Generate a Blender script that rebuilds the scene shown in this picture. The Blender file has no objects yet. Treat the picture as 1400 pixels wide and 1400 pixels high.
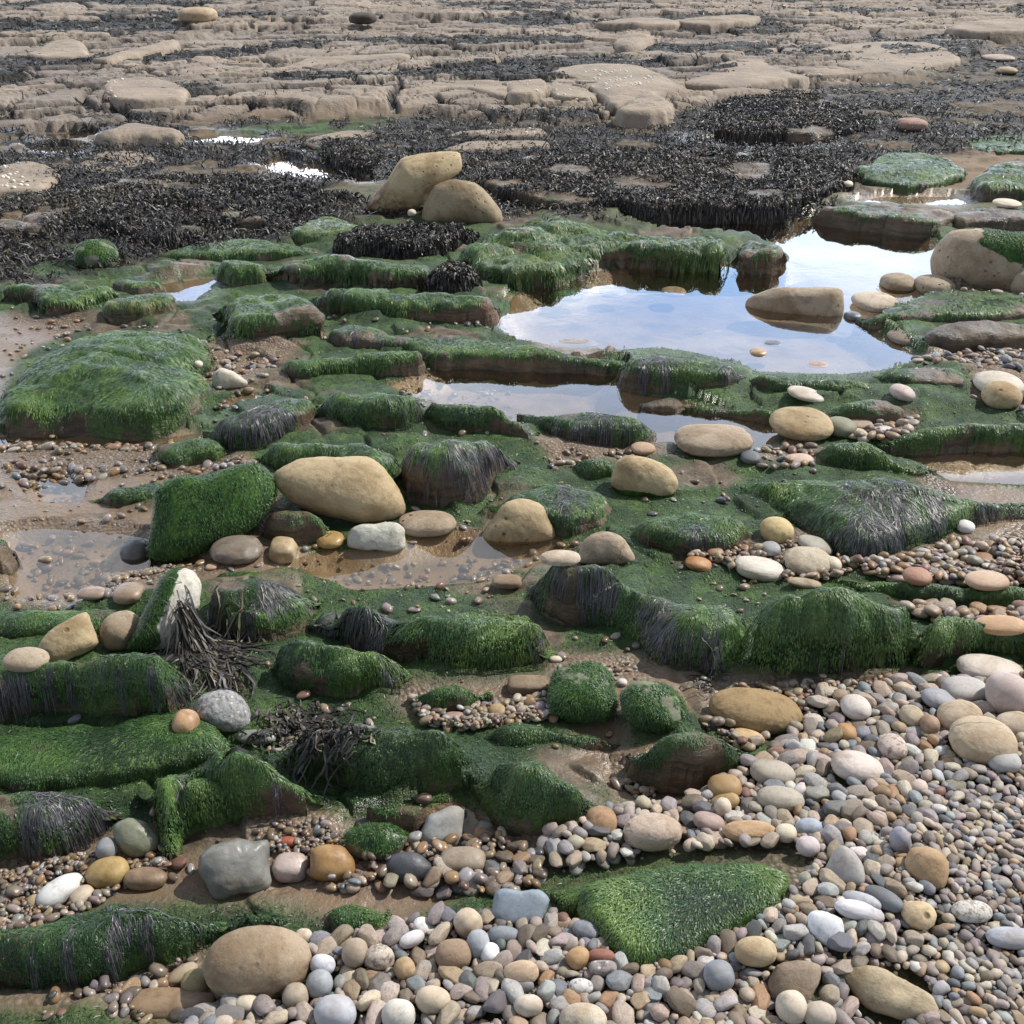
import bpy, math, random
import numpy as np
from mathutils import Vector, Matrix

rng = np.random.default_rng(11)
random.seed(11)
scene = bpy.context.scene
COL = scene.collection
PI = math.pi

# ---------------------------------------------------------------- camera model
CAM_H = 1.6
FPX = 1400.0
HORIZON = -130.0
PITCH = math.atan((700 - HORIZON) / FPX)
FW = np.array([0, math.cos(PITCH), -math.sin(PITCH)])
UPV = np.array([0, math.sin(PITCH), math.cos(PITCH)])
RT = np.array([1.0, 0, 0])


def ray(u, v):
    u = np.asarray(u, float); v = np.asarray(v, float)
    a = (u - 700) / FPX; b = -(v - 700) / FPX
    return (FW[None, :] + a.reshape(-1, 1) * RT + b.reshape(-1, 1) * UPV)


def at(u, v, z=0.0):
    d = ray(u, v)
    z = np.broadcast_to(np.asarray(z, float), (len(d),))
    t = (z - CAM_H) / d[:, 2]
    return np.stack([d[:, 0] * t, d[:, 1] * t], 1)


def px_of(x, y, z):
    q = np.stack([np.asarray(x, float), np.asarray(y, float), np.asarray(z, float) - CAM_H], -1)
    dep = q @ FW
    return 700 + FPX * (q @ RT) / dep, 700 - FPX * (q @ UPV) / dep, dep


# ---------------------------------------------------------------- noise
def _h(ix, iy, s):
    ix = ix.astype(np.int64); iy = iy.astype(np.int64)
    n = (ix * 374761393 + iy * 668265263 + s * 974634777) & 0xFFFFFFFF
    n = ((n ^ (n >> 13)) * 1274126177) & 0xFFFFFFFF
    n = ((n ^ (n >> 16)) * 2246822519) & 0xFFFFFFFF
    n = n ^ (n >> 15)
    return (n & 0xFFFFFF) / float(0xFFFFFF)


def vn(x, y, s=0):
    x = np.asarray(x, float); y = np.asarray(y, float)
    ix = np.floor(x); iy = np.floor(y)
    fx = x - ix; fy = y - iy
    fx = fx * fx * fx * (fx * (fx * 6 - 15) + 10); fy = fy * fy * fy * (fy * (fy * 6 - 15) + 10)
    a = _h(ix, iy, s); b = _h(ix + 1, iy, s); c = _h(ix, iy + 1, s); d = _h(ix + 1, iy + 1, s)
    return (a + (b - a) * fx) * (1 - fy) + (c + (d - c) * fx) * fy


def fbm(x, y, s=0, o=4, g=0.5):
    r = 0; amp = 1; tot = 0
    for k in range(o):
        r = r + amp * vn(x * 2 ** k + 17.3 * k, y * 2 ** k - 9.1 * k, s + k * 31); tot += amp; amp *= g
    return r / tot          # 0..1, mean .5


def vor(x, y, s=0, jit=0.85):
    x = np.asarray(x, float); y = np.asarray(y, float)
    ix = np.floor(x); iy = np.floor(y)
    f1 = np.full(x.shape, 9.0); f2 = np.full(x.shape, 9.0)
    cid = np.zeros(x.shape); cx = np.zeros(x.shape); cy = np.zeros(x.shape)
    for i in (-1, 0, 1):
        for j in (-1, 0, 1):
            jx = ix + i; jy = iy + j
            px = jx + 0.5 + jit * (_h(jx, jy, s) - 0.5); py = jy + 0.5 + jit * (_h(jx, jy, s + 7) - 0.5)
            d = np.hypot(px - x, py - y)
            m = d < f1
            f2 = np.where(m, f1, np.minimum(f2, d))
            cid = np.where(m, _h(jx, jy, s + 13), cid)
            cx = np.where(m, px, cx); cy = np.where(m, py, cy)
            f1 = np.where(m, d, f1)
    return f1, f2, cid, cx, cy


def vn3(p, s=0):
    i = np.floor(p); f = p - i; f = f * f * (3 - 2 * f)
    def hh(a, b, c):
        return _h(i[:, 0] + a + 57 * (i[:, 2] + c), i[:, 1] + b - 113 * (i[:, 2] + c), s)
    r = 0
    for a in (0, 1):
        for b in (0, 1):
            for c in (0, 1):
                w = (f[:, 0] if a else 1 - f[:, 0]) * (f[:, 1] if b else 1 - f[:, 1]) * (f[:, 2] if c else 1 - f[:, 2])
                r = r + w * hh(a, b, c)
    return r


def fb3(p, s=0, o=3, g=.5):
    r = 0; amp = 1; tot = 0
    for k in range(o):
        r = r + amp * vn3(p * 2 ** k + 5.7 * k, s + 19 * k); tot += amp; amp *= g
    return r / tot - .5


def ss(a, b, x):
    t = np.clip((x - a) / (b - a), 0, 1)
    return t * t * (3 - 2 * t)


def sdpoly(x, y, poly):
    """signed distance to a closed polygon, positive inside"""
    poly = np.asarray(poly, float)
    sh = x.shape; x = x.ravel(); y = y.ravel()
    best = np.full(x.shape, 1e9); ins = np.zeros(x.shape, bool)
    n = len(poly)
    for i in range(n):
        ax, ay = poly[i]; bx, by = poly[(i + 1) % n]
        ex, ey = bx - ax, by - ay
        L = ex * ex + ey * ey + 1e-12
        t = np.clip(((x - ax) * ex + (y - ay) * ey) / L, 0, 1)
        d = (x - ax - t * ex) ** 2 + (y - ay - t * ey) ** 2
        best = np.minimum(best, d)
        c = ((ay > y) != (by > y)) & (x < ex * (y - ay) / (ey if abs(ey) > 1e-12 else 1e-12) + ax)
        ins ^= c
    return np.where(ins, 1, -1).reshape(sh) * np.sqrt(best).reshape(sh)


def dens(poly, n=4):
    """closed Catmull-Rom densify"""
    p = np.asarray(poly, float); m = len(p); out = []
    for i in range(m):
        p0, p1, p2, p3 = p[(i - 1) % m], p[i], p[(i + 1) % m], p[(i + 2) % m]
        for k in range(n):
            t = k / n
            c = .5 * ((2 * p1) + (-p0 + p2) * t + (2 * p0 - 5 * p1 + 4 * p2 - p3) * t * t + (-p0 + 3 * p1 - 3 * p2 + p3) * t ** 3)
            lin = p1 + (p2 - p1) * t
            out.append(.6 * c + .4 * lin)
    return np.array(out)


def poly_area(p):
    p = np.asarray(p, float); x, y = p[:, 0], p[:, 1]
    return .5 * abs(np.dot(x, np.roll(y, -1)) - np.dot(y, np.roll(x, -1)))


# ---------------------------------------------------------------- scene objects
def tag(o, label=None, cat=None, group=None, kind=None):
    if label: o['label'] = label
    if cat: o['category'] = cat
    if group: o['group'] = group
    if kind: o['kind'] = kind
    return o


def link(o, parent=None):
    COL.objects.link(o)
    if parent is not None:
        o.parent = parent
        o.matrix_parent_inverse = parent.matrix_basis.inverted()
    return o


def mesh_np(name, V, F, mat, attrs=None, smooth=True):
    """F: (n,3) or (n,4) int array, or a list of such arrays"""
    me = bpy.data.meshes.new(name)
    Fs = F if isinstance(F, list) else [F]
    V = np.asarray(V, np.float32)
    me.vertices.add(len(V)); me.vertices.foreach_set('co', V.ravel())
    nl = sum(f.size for f in Fs); npf = sum(len(f) for f in Fs)
    me.loops.add(nl); me.loops.foreach_set('vertex_index', np.concatenate([f.ravel() for f in Fs]).astype(np.int32))
    me.polygons.add(npf)
    st = []; k = 0
    for f in Fs:
        st.append(k + np.arange(len(f)) * f.shape[1]); k += f.size
    me.polygons.foreach_set('loop_start', np.concatenate(st).astype(np.int32))
    me.polygons.foreach_set('use_smooth', np.full(npf, smooth))
    for n, a in (attrs or {}).items():
        a = np.asarray(a, np.float32)
        if a.ndim == 1:
            at_ = me.attributes.new(n, 'FLOAT', 'POINT'); at_.data.foreach_set('value', a)
        else:
            at_ = me.attributes.new(n, 'FLOAT_VECTOR', 'POINT'); at_.data.foreach_set('vector', a.ravel())
    me.update(); me.validate()
    if mat: me.materials.append(mat)
    return me


# ---------------------------------------------------------------- materials
class NT:
    def __init__(s, name):
        s.m = bpy.data.materials.new(name); s.m.use_nodes = True
        s.t = s.m.node_tree; s.t.nodes.clear()
        s.out = s.n('ShaderNodeOutputMaterial')
        s.b = s.n('ShaderNodeBsdfPrincipled')
        s.l(s.b, 0, s.out, 0)
        s.tc = None
    def n(s, ty, **kw):
        nd = s.t.nodes.new(ty)
        for k, v in kw.items(): setattr(nd, k, v)
        return nd
    def l(s, a, ao, b, bi): s.t.links.new(a.outputs[ao], b.inputs[bi])
    def pos(s, kind='Object'):
        if s.tc is None: s.tc = s.n('ShaderNodeTexCoord')
        return s.tc.outputs[kind]
    def noise(s, scale, detail=4, rough=.55, vec=None, out=0, dist=0):
        nd = s.n('ShaderNodeTexNoise'); nd.inputs['Scale'].default_value = scale
        nd.inputs['Detail'].default_value = detail; nd.inputs['Roughness'].default_value = rough
        nd.inputs['Distortion'].default_value = dist
        s.t.links.new(vec or s.pos(), nd.inputs['Vector']); return nd.outputs[out]
    def voro(s, scale, feat='F1', vec=None, out='Distance'):
        nd = s.n('ShaderNodeTexVoronoi'); nd.feature = feat; nd.inputs['Scale'].default_value = scale
        s.t.links.new(vec or s.pos(), nd.inputs['Vector']); return nd.outputs[out]
    def attr(s, name, out='Fac'):
        nd = s.n('ShaderNodeAttribute'); nd.attribute_name = name; return nd.outputs[out]
    def sep(s, vec, i):
        nd = s.n('ShaderNodeSeparateXYZ'); s.t.links.new(vec, nd.inputs[0]); return nd.outputs[i]
    def ramp(s, fac, stops, interp='LINEAR'):
        nd = s.n('ShaderNodeValToRGB'); nd.color_ramp.interpolation = interp
        el = nd.color_ramp.elements
        while len(el) < len(stops): el.new(.5)
        for e, (p, c) in zip(el, stops):
            e.position = p; e.color = (c, c, c, 1) if not isinstance(c, tuple) else (*c, 1)
        s.t.links.new(fac, nd.inputs[0]); return nd.outputs[0]
    def mix(s, fac, a, b, mode='MIX'):
        nd = s.n('ShaderNodeMix'); nd.data_type = 'RGBA'; nd.blend_type = mode
        for v, i in ((fac, 0), (a, 6), (b, 7)):
            if hasattr(v, 'is_output'): s.t.links.new(v, nd.inputs[i])
            elif i == 0: nd.inputs[0].default_value = v
            else: nd.inputs[i].default_value = (*v, 1) if len(v) == 3 else v
        return nd.outputs[2]
    def math(s, op, a, b=None, clamp=False):
        nd = s.n('ShaderNodeMath'); nd.operation = op; nd.use_clamp = clamp
        for v, i in ((a, 0), (b, 1)):
            if v is None: continue
            if hasattr(v, 'is_output'): s.t.links.new(v, nd.inputs[i])
            else: nd.inputs[i].default_value = v
        return nd.outputs[0]
    def bump(s, h, strength=.5, dist=.01, normal=None):
        nd = s.n('ShaderNodeBump'); nd.inputs['Strength'].default_value = strength; nd.inputs['Distance'].default_value = dist
        s.t.links.new(h, nd.inputs['Height'])
        if normal is not None: s.t.links.new(normal, nd.inputs['Normal'])
        return nd.outputs[0]
    def set(s, **kw):
        for k, v in kw.items():
            i = s.b.inputs[k.replace('_', ' ')]
            if hasattr(v, 'is_output'): s.t.links.new(v, i)
            else: i.default_value = (*v, 1) if isinstance(v, tuple) and len(v) == 3 else v
        return s.m
# ---------------------------------------------------------------- traced layout (photo pixels, unprojected onto the shore)
# ledges: label, outline, height, options
G_MOSS = 'algae covered rock ledges on the shore'
G_WRACK = 'rocks buried under bladderwrack'
G_SLAB = 'bare slabs of the rock platform'
LEDGES = [
 ('large low green slab at the left edge beside the wet sand', [(5,520),(40,478),(80,455),(140,442),(220,437),(280,442),(290,460),(265,495),(288,530),(285,560),(240,585),(180,592),(90,588),(5,585)], 0.16, dict(moss=1.,und=.4,dome=.5)),
 ('blocky green rock right behind the small white triangular stone', [(283,420),(300,405),(345,394),(375,391),(420,401),(447,414),(453,440),(455,458),(450,468),(400,470),(335,476),(310,470),(300,450),(288,432)], .16, dict(moss=.8,und=.6,purple=.1)),
 ('flat green rock with dark undercut front near the left edge', [(0,404),(20,390),(90,383),(120,390),(150,388),(165,405),(150,420),(110,433),(60,432),(45,420),(0,415)], .11, dict(moss=.7,und=.9,yel=.3)),
 ('yellowish green lens shaped rock left of a small white puddle', [(140,430),(150,410),(175,399),(225,396),(247,408),(243,425),(200,438),(150,440)], .1, dict(moss=.7,yel=.8)),
 ('thin brown topped slab behind the lens shaped green rock', [(152,384),(170,379),(225,384),(228,395),(190,403),(165,398)], .05, dict(moss=.4)),
 ('rounded green rock at the left end of the dark upper ledge', [(297,372),(310,360),(350,355),(372,365),(368,388),(330,392),(300,388)], .1, dict(moss=.9)),
 ('dark mossy ledge with black shaded front left of the hanging wrack', [(365,372),(420,356),(467,353),(530,360),(592,366),(592,392),(530,398),(460,392),(400,390)], .12, dict(moss=.75,und=.9)),
 ('low reddish sided mossy ledge in front of the hanging wrack', [(410,408),(450,397),(535,395),(545,400),(600,398),(650,405),(686,416),(683,432),(640,438),(560,437),(480,433),(440,426)], .1, dict(moss=.7,und=.4,red=.6)),
 ('long thin mossy ledge dividing the two sky lit pools', [(445,458),(467,444),(510,446),(560,456),(640,463),(700,467),(760,478),(830,484),(868,482),(862,506),(800,505),(720,500),(640,498),(590,495),(540,480),(467,475),(445,468)], .055, dict(moss=.85,purple=.35,und=.3)),
 ('low green hump left of the lower sky lit pool', [(375,502),(440,486),(500,481),(575,482),(588,492),(578,508),(500,514),(420,522),(380,516)], .09, dict(moss=.8,und=.4)),
 ('green ledge with purple weed sloping down to the white pool patch', [(278,585),(330,556),(400,532),(440,545),(445,575),(400,600),(330,618),(290,606)], .12, dict(moss=.8,purple=.3)),
 ('broad green ledge along the near shore of the lower pool', [(430,560),(440,545),(467,531),(530,536),(580,552),(595,572),(560,590),(500,594),(450,582)], .13, dict(moss=.9,purple=.15)),
 ('smooth green hump with brown edge right of the broad green ledge', [(570,575),(575,560),(620,556),(700,574),(735,586),(730,612),(680,600),(600,594)], .1, dict(moss=.85,purple=.2)),
 ('green ledge standing directly behind the big yellow boulder', [(340,632),(380,606),(440,601),(500,605),(545,620),(545,650),(520,672),(440,660),(380,650)], .12, dict(moss=1.)),
 ('steep green hump with a fringe of wet purple weed', [(535,640),(560,612),(600,599),(650,600),(690,614),(708,632),(695,655),(645,690),(590,698),(550,690),(538,665)], .19, dict(moss=.75,purple=.5,fringe=1)),
 ('tall edged dark green block in the lower pool', [(708,566),(720,556),(800,557),(870,567),(892,581),(890,605),(850,613),(780,610),(735,588),(712,578)], .1, dict(moss=.85,purple=.25,und=.3)),
 ('mossy block at the right end of the lower pool', [(838,500),(850,485),(930,485),(1010,500),(1022,520),(1000,535),(930,530),(870,528),(845,520)], .08, dict(moss=.8,purple=.2,und=.3)),
 ('narrow green strip of rock bordering the big pool on the right', [(1015,515),(1070,510),(1130,515),(1200,526),(1215,540),(1150,546),(1080,541),(1025,530)], .08, dict(moss=.75,und=.3)),
 ('flat brown stone slab at the brown right end of the lower pool', [(868,548),(920,541),(950,552),(935,566),(900,566),(872,560)], .03, dict(moss=.05)),
 ('thin brown layered ledge behind the pitted tan boulder', [(930,552),(990,550),(1075,570),(1065,582),(990,572),(940,562)], .05, dict(moss=.5)),
 ('low brown and green rock at the right corner of the big pool', [(1160,514),(1230,499),(1300,500),(1332,515),(1330,535),(1290,540),(1220,531)], .06, dict(moss=.5)),
 ('low flat green rock right of the white oval stone', [(1125,560),(1160,546),(1215,545),(1250,560),(1250,575),(1200,580),(1150,574)], .06, dict(moss=.6)),
 ('long low green ledge along the right hand sky puddle', [(1195,607),(1230,594),(1330,583),(1580,575),(1580,606),(1300,614),(1210,615)], .08, dict(moss=.9,und=.5)),
 ('dark green wedge of rock left of the right hand sky puddle', [(1105,618),(1150,601),(1190,606),(1250,632),(1282,641),(1260,651),(1200,646),(1130,637)], .07, dict(moss=.9)),
 ('broad green mound with silvery weed patch at the right', [(1005,660),(1030,642),(1100,636),(1200,640),(1300,662),(1580,672),(1580,690),(1350,722),(1290,748),(1220,775),(1160,772),(1110,737),(1060,702),(1015,682)], .13, dict(moss=.9,purple=.45,dome=.5)),
 ('low green rock behind the white oval stone and orange pebbles', [(840,722),(870,702),(930,690),(1000,700),(1042,716),(1042,742),(1000,760),(930,765),(880,750)], .09, dict(moss=.85,purple=.15)),
 ('mossy shelf behind the dome shaped tan boulder', [(665,692),(700,666),(760,652),(820,668),(842,690),(835,715),(770,728),(700,715)], .07, dict(moss=.85,purple=.15)),
 ('small green rock left of the moss footed tan boulder', [(778,640),(790,626),(830,623),(842,640),(838,655),(800,658)], .07, dict(moss=.9)),
 ('long ledge under a sheet of purple weed in the middle', [(712,800),(735,770),(830,772),(930,788),(1010,800),(1022,850),(1010,915),(980,935),(930,928),(880,902),(840,868),(780,860),(735,835),(715,818)], .2, dict(moss=1.,und=.1,purple=.55,fringe=.5,lump=1)),
 ('bulging green rock with dark undercut beside the shingle', [(1008,845),(1060,808),(1130,800),(1200,813),(1240,835),(1252,870),(1246,905),(1215,934),(1120,938),(1040,934),(1008,912)], .24, dict(moss=.95,und=.8,dome=.35,purple=.06)),
 ('green ledge running off the right edge behind the pale boulders', [(1248,860),(1270,836),(1330,846),(1580,872),(1580,906),(1340,906),(1260,920),(1246,895)], .14, dict(moss=.9,und=.4)),
 ('narrow low green strip between two bands of orange pebbles', [(1130,792),(1200,789),(1300,799),(1580,806),(1580,838),(1300,828),(1200,814)], .05, dict(moss=.95)),
 ('lumpy green ledge with purple weed left of the long middle ledge', [(425,845),(470,818),(560,814),(650,804),(720,820),(742,850),(757,890),(750,915),(700,926),(640,930),(570,926),(520,906),(460,882),(432,864)], .2, dict(moss=.8,purple=.45,und=.5,lump=1)),
 ('rounded dark green rock below the lumpy ledge', [(358,905),(380,880),(440,874),(500,885),(560,908),(572,940),(500,955),(430,956),(380,942)], .15, dict(moss=.95,purple=.2)),
 ('green shelf with combed purple weed right of the white mossy stone', [(268,800),(330,780),(400,785),(450,800),(440,840),(425,868),(380,892),(330,890),(290,868),(272,835)], .13, dict(moss=.7,purple=.5,lump=.6)),
 ('low mossy shelf behind the row of three tan stones', [(-170,850),(60,828),(150,822),(195,838),(190,868),(120,880),(30,884),(-170,886)], .06, dict(moss=.9,purple=.3)),
 ('wide green ledge with purple fringe at the left edge', [(-170,940),(60,908),(130,906),(200,890),(262,915),(272,950),(232,985),(150,978),(80,978),(-170,1000)], .15, dict(moss=.8,purple=.5,fringe=.8,und=.4)),
 ('smooth sloping green rock left of the dark curly seaweed', [(-170,1030),(60,985),(150,972),(260,962),(310,1000),(335,1020),(300,1042),(200,1062),(100,1078),(-170,1085)], .055, dict(moss=.95,dome=.4)),
 ('broad dark green hump right of the dark curly seaweed', [(372,1045),(400,1000),(440,985),(500,970),(570,985),(620,1002),(650,1040),(640,1075),(590,1086),(520,1092),(455,1085)], .17, dict(moss=1.,dome=.4)),
 ('lumpy green rock above the angular grey stone', [(188,1070),(210,1036),(290,1021),(360,1036),(420,1055),(457,1072),(455,1105),(420,1126),(340,1122),(265,1140),(248,1172),(225,1172),(210,1140),(193,1105)], .17, dict(moss=1.,purple=.45,lump=.7)),
 ('green and purple rock at the lower left edge above the tilted white stone', [(-170,1100),(40,1066),(120,1070),(172,1090),(182,1112),(140,1142),(90,1172),(40,1182),(-170,1190)], .14, dict(moss=.75,purple=.45,und=.4)),
 ('long low green rock right of the broad dark green hump', [(640,1006),(700,986),(800,985),(860,1000),(850,1030),(760,1032),(660,1024)], .08, dict(moss=.95)),
 ('green rock between two sandy channels behind the shingle', [(652,1070),(680,1032),(740,1035),(800,1078),(832,1104),(792,1132),(742,1146),(690,1125),(660,1098)], .14, dict(moss=.95,yel=.2)),
 ('green rock behind the orange stones at the shingle edge', [(855,1030),(880,1001),(950,995),(1010,1010),(1046,1035),(980,1060),(900,1066),(860,1050)], .1, dict(moss=.85,yel=.2)),
 ('low wedge shaped green slab half buried in the shingle', [(738,1215),(760,1190),(850,1178),(950,1172),(1050,1174),(1112,1190),(1088,1230),(1062,1268),(1000,1300),(950,1322),(870,1342),(840,1326),(800,1282),(760,1242)], .06, dict(moss=1.,dome=.1)),
 ('long dark green ledge along the lower left behind the big oval boulder', [(-170,1275),(60,1250),(120,1236),(150,1225),(260,1226),(340,1228),(425,1240),(430,1258),(330,1275),(285,1300),(225,1326),(150,1346),(80,1356),(-170,1360)], .12, dict(moss=1.,purple=.12)),
 ('bright green hump in the lower left corner', [(-170,1330),(0,1295),(40,1290),(72,1312),(78,1340),(60,1362),(-170,1366)], .11, dict(moss=1.,yel=.3)),
 ('small half mossy rock right of the lower left green ledge', [(430,1245),(455,1230),(500,1228),(530,1245),(525,1270),(490,1285),(450,1280)], .06, dict(moss=.6)),
 ('green plateau with dark broken front in front of the big pool', [(628,340),(660,316),(740,296),(800,301),(850,308),(900,312),(960,312),(996,322),(998,372),(960,376),(900,371),(830,371),(760,396),(690,401),(640,388),(628,365)], .17, dict(moss=.9,und=.9,yel=.3,lump=.5)),
 ('grey green end block of the plateau jutting into the big pool', [(996,335),(1003,322),(1040,326),(1076,345),(1082,362),(1060,376),(1000,377)], .16, dict(moss=.45,und=.7)),
 ('smooth green mound behind the big pool on the right', [(1160,232),(1180,222),(1222,206),(1300,214),(1330,238),(1290,256),(1240,263),(1180,252)], 0.08, dict(moss=1.,yel=.2)),
 ('flat bright green patch of rock at the upper right edge', [(1310,195),(1340,185),(1580,180),(1580,210),(1350,212)], .05, dict(moss=.95)),
 ('dark rock with a tan top at the upper right edge', [(1318,262),(1330,232),(1362,217),(1580,214),(1580,272),(1350,280)], 0.16, dict(moss=.5,red=.2,und=.4)),
 ('long low row of mossy blocks closing the big pool at the back', [(1108,295),(1118,282),(1180,279),(1250,282),(1300,285),(1306,310),(1270,318),(1190,310),(1120,300)], 0.085, dict(moss=.5,und=.3)),
 ('low tan topped rock below the dark rock at the upper right edge', [(1290,300),(1320,284),(1580,280),(1580,312),(1330,316),(1296,312)], .08, dict(moss=.4,und=.4)),
 ('low brown green rock left of the shelly shingle at the right edge', [(1168,436),(1230,416),(1320,406),(1580,410),(1580,440),(1330,446),(1240,450),(1190,447)], .07, dict(moss=.5)),
 ('dark angular rock at the right bank of the big pool', [(1252,475),(1260,448),(1300,438),(1400,440),(1580,462),(1370,482),(1290,487)], .1, dict(moss=.3,und=.5)),
 ('low pale green rock left of the big wrack draped boulders', [(390,326),(430,296),(480,300),(505,318),(480,332),(420,336)], .08, dict(moss=.8,yel=.4)),
 ('flat green ledge left of the dark mossy upper ledge', [(202,352),(250,336),(330,326),(400,330),(450,340),(440,354),(330,358),(240,362)], .07, dict(moss=.8,und=.3)),
 ('low green brown ledge above the stony brown flat', [(205,620),(240,598),(290,592),(310,605),(300,630),(240,640)], .08, dict(moss=.7)),
 ('low green strip on the stony brown flat', [(110,685),(160,665),(230,655),(235,690),(170,700)], .05, dict(moss=.7)),
 ('small mossy stone lump left of the little yellow stones', [(358,735),(370,705),(410,698),(445,715),(447,740),(400,748)], .1, dict(moss=.7)),
 ('mossy rock cut by the left edge beside the brown puddle', [(-170,735),(0,728),(20,735),(24,760),(10,785),(-170,790)], .09, dict(moss=.5)),
 ('low green shelf between the brown puddle and the white mossy stone', [(285,800),(300,778),(360,775),(445,790),(420,812),(330,815)], .05, dict(moss=.85)),
 ('dark green low rock under the egg shaped mossy stones', [(560,960),(580,938),(660,932),(672,955),(650,972),(590,978)], .07, dict(moss=.8)),
 ('small low green patch of rock above the grey wedge stone', [(505,1105),(530,1090),(580,1088),(600,1100),(570,1115),(520,1116)], .04, dict(moss=.95)),
 # wrack
 ('long reef wall hung with black wrack behind the big pool', [(640,262),(660,236),(700,215),(780,205),(900,205),(1000,205),(1110,205),(1165,225),(1160,262),(1105,286),(1060,297),(960,298),(880,297),(840,290),(760,290),(690,280)], 0.16, dict(cover='wrack',und=.5)),
 ('broad reef mound buried in black wrack at the left', [(-170,345),(-170,280),(60,262),(200,240),(330,235),(440,255),(500,272),(505,290),(420,300),(395,325),(320,322),(270,336),(210,347),(165,335),(100,330),(60,340)], .2, dict(cover='wrack',lump=.6)),
 ('round hill of black wrack below the smooth far slabs', [(945,172),(980,136),(1020,123),(1090,122),(1160,140),(1200,160),(1190,184),(1120,190),(1040,188),(980,186)], .13, dict(cover='wrack',dome=.5)),
 ('wrack covered rock in front of the two leaning boulders', [(455,352),(462,330),(490,312),(560,306),(640,310),(657,325),(620,345),(590,355),(520,356)], .17, dict(cover='wrack',moss=.2,yel=.4)),
 ('rock flank with hanging wrack right of the bright white puddle', [(395,202),(430,193),(500,193),(532,215),(515,242),(470,236),(430,217)], .14, dict(cover='wrack')),
 ('small ledge with a hanging curtain of wrack left of the green plateau', [(583,402),(588,375),(600,361),(640,358),(658,378),(645,402)], .17, dict(cover='wrack',moss=.2)),
 # bare
 ('long low tan slab between the white puddles', [(120,196),(135,188),(160,172),(200,170),(245,178),(257,192),(240,198),(190,199),(150,200)], .2, dict(cover='bare')),
 ('group of barnacled tan rocks at the left edge above the wrack', [(-170,250),(0,226),(20,221),(50,221),(80,231),(86,245),(70,262),(45,270),(-170,274)], .1, dict(cover='bare',lump=.8)),
 ('low barnacled tan rock right of the left edge group', [(92,232),(140,207),(200,209),(217,222),(150,241),(110,241)], .06, dict(cover='bare')),
 ('long tan slab with white barnacles behind the leaning boulders', [(600,206),(640,194),(720,191),(752,195),(742,205),(690,209),(620,211)], .08, dict(cover='bare')),
 ('thin tan slab behind the long barnacled slab', [(588,188),(640,178),(740,175),(752,184),(735,190),(650,189)], .07, dict(cover='bare')),
 ('flat pale rock above the bright white puddle', [(410,195),(430,185),(470,178),(520,178),(537,184),(500,190),(470,194)], .07, dict(cover='bare')),
 ('blocky tan rock with dark weedy left side on the platform edge', [(835,162),(860,136),(876,125),(900,125),(922,143),(918,161),(890,166)], .2, dict(cover='bare')),
 ('brown rock half hidden by wrack above the round green stone', [(88,302),(105,294),(125,297),(131,308),(131,324),(112,324),(95,315)], .14, dict(cover='bare')),
 ('smaller brown rock right of the half hidden brown rock', [(136,304),(150,296),(158,304),(159,320),(146,325),(138,318)], .12, dict(cover='bare')),
 ('broad smooth grey tan slab in the centre of the platform', [(748,104),(760,90),(820,84),(880,88),(905,98),(940,122),(870,142),(840,150),(812,132),(785,112)], .16, dict(cover='bare',dome=.5)),
 ('rounded tan slab left of a crack in the platform', [(690,135),(695,112),(745,107),(756,128),(730,137)], .16, dict(cover='bare')),
 ('barnacled tan slab left of the broad smooth slab', [(752,134),(756,109),(790,111),(818,133),(806,141),(770,139)], .1, dict(cover='bare')),
 ('sloping tan slab behind the hill of black wrack', [(925,116),(960,95),(1010,76),(1040,75),(1062,90),(1110,106),(1060,116),(1000,125),(950,122)], .14, dict(cover='bare',dome=.4)),
 ('wide smooth slab at the right end of the platform', [(1055,90),(1130,62),(1200,55),(1280,58),(1312,75),(1308,88),(1240,101),(1170,106),(1105,108)], .14, dict(cover='bare',dome=.4)),
 ('long tan slab with a dark shadowed front in the platform centre', [(555,122),(570,113),(640,110),(720,112),(752,124),(690,142),(640,131),(565,131)], .18, dict(cover='bare',und=.8)),
 ('flat cracked tan slab left of the platform centre', [(345,102),(385,92),(420,79),(500,75),(555,72),(562,86),(470,92),(380,104)], .16, dict(cover='bare',und=.7)),
 ('pale tan slab right of the cracked slab', [(490,112),(500,98),(560,88),(600,96),(570,110),(510,120)], .08, dict(cover='bare')),
 ('tan slab with rough front near the left edge of the platform', [(30,78),(65,59),(110,55),(125,82),(60,86)], .16, dict(cover='bare')),
 ('long tan slab right of the rough fronted slab', [(122,88),(150,74),(240,53),(247,68),(190,81),(150,91)], .18, dict(cover='bare',und=.5)),
 ('yellowish tan slab above the small dark weed clumps at the left', [(138,122),(148,109),(215,106),(262,121),(255,140),(190,146),(150,139)], .13, dict(cover='bare')),
 ('dark fronted slab near the top right of centre', [(808,40),(840,26),(900,24),(935,30),(930,42),(870,44)], .25, dict(cover='bare',und=.8)),
 ('long layered slab near the top right', [(915,38),(930,26),(1010,20),(1040,24),(1036,36),(960,44)], .25, dict(cover='bare',und=.8)),
 ('rounded block with a dark hollow in the upper platform', [(836,72),(842,48),(880,44),(900,52),(890,66),(865,74)], .25, dict(cover='bare')),
 ('tan slab under the top right green patch', [(1290,45),(1330,28),(1580,22),(1580,46),(1350,52)], .2, dict(cover='bare')),
]

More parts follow.
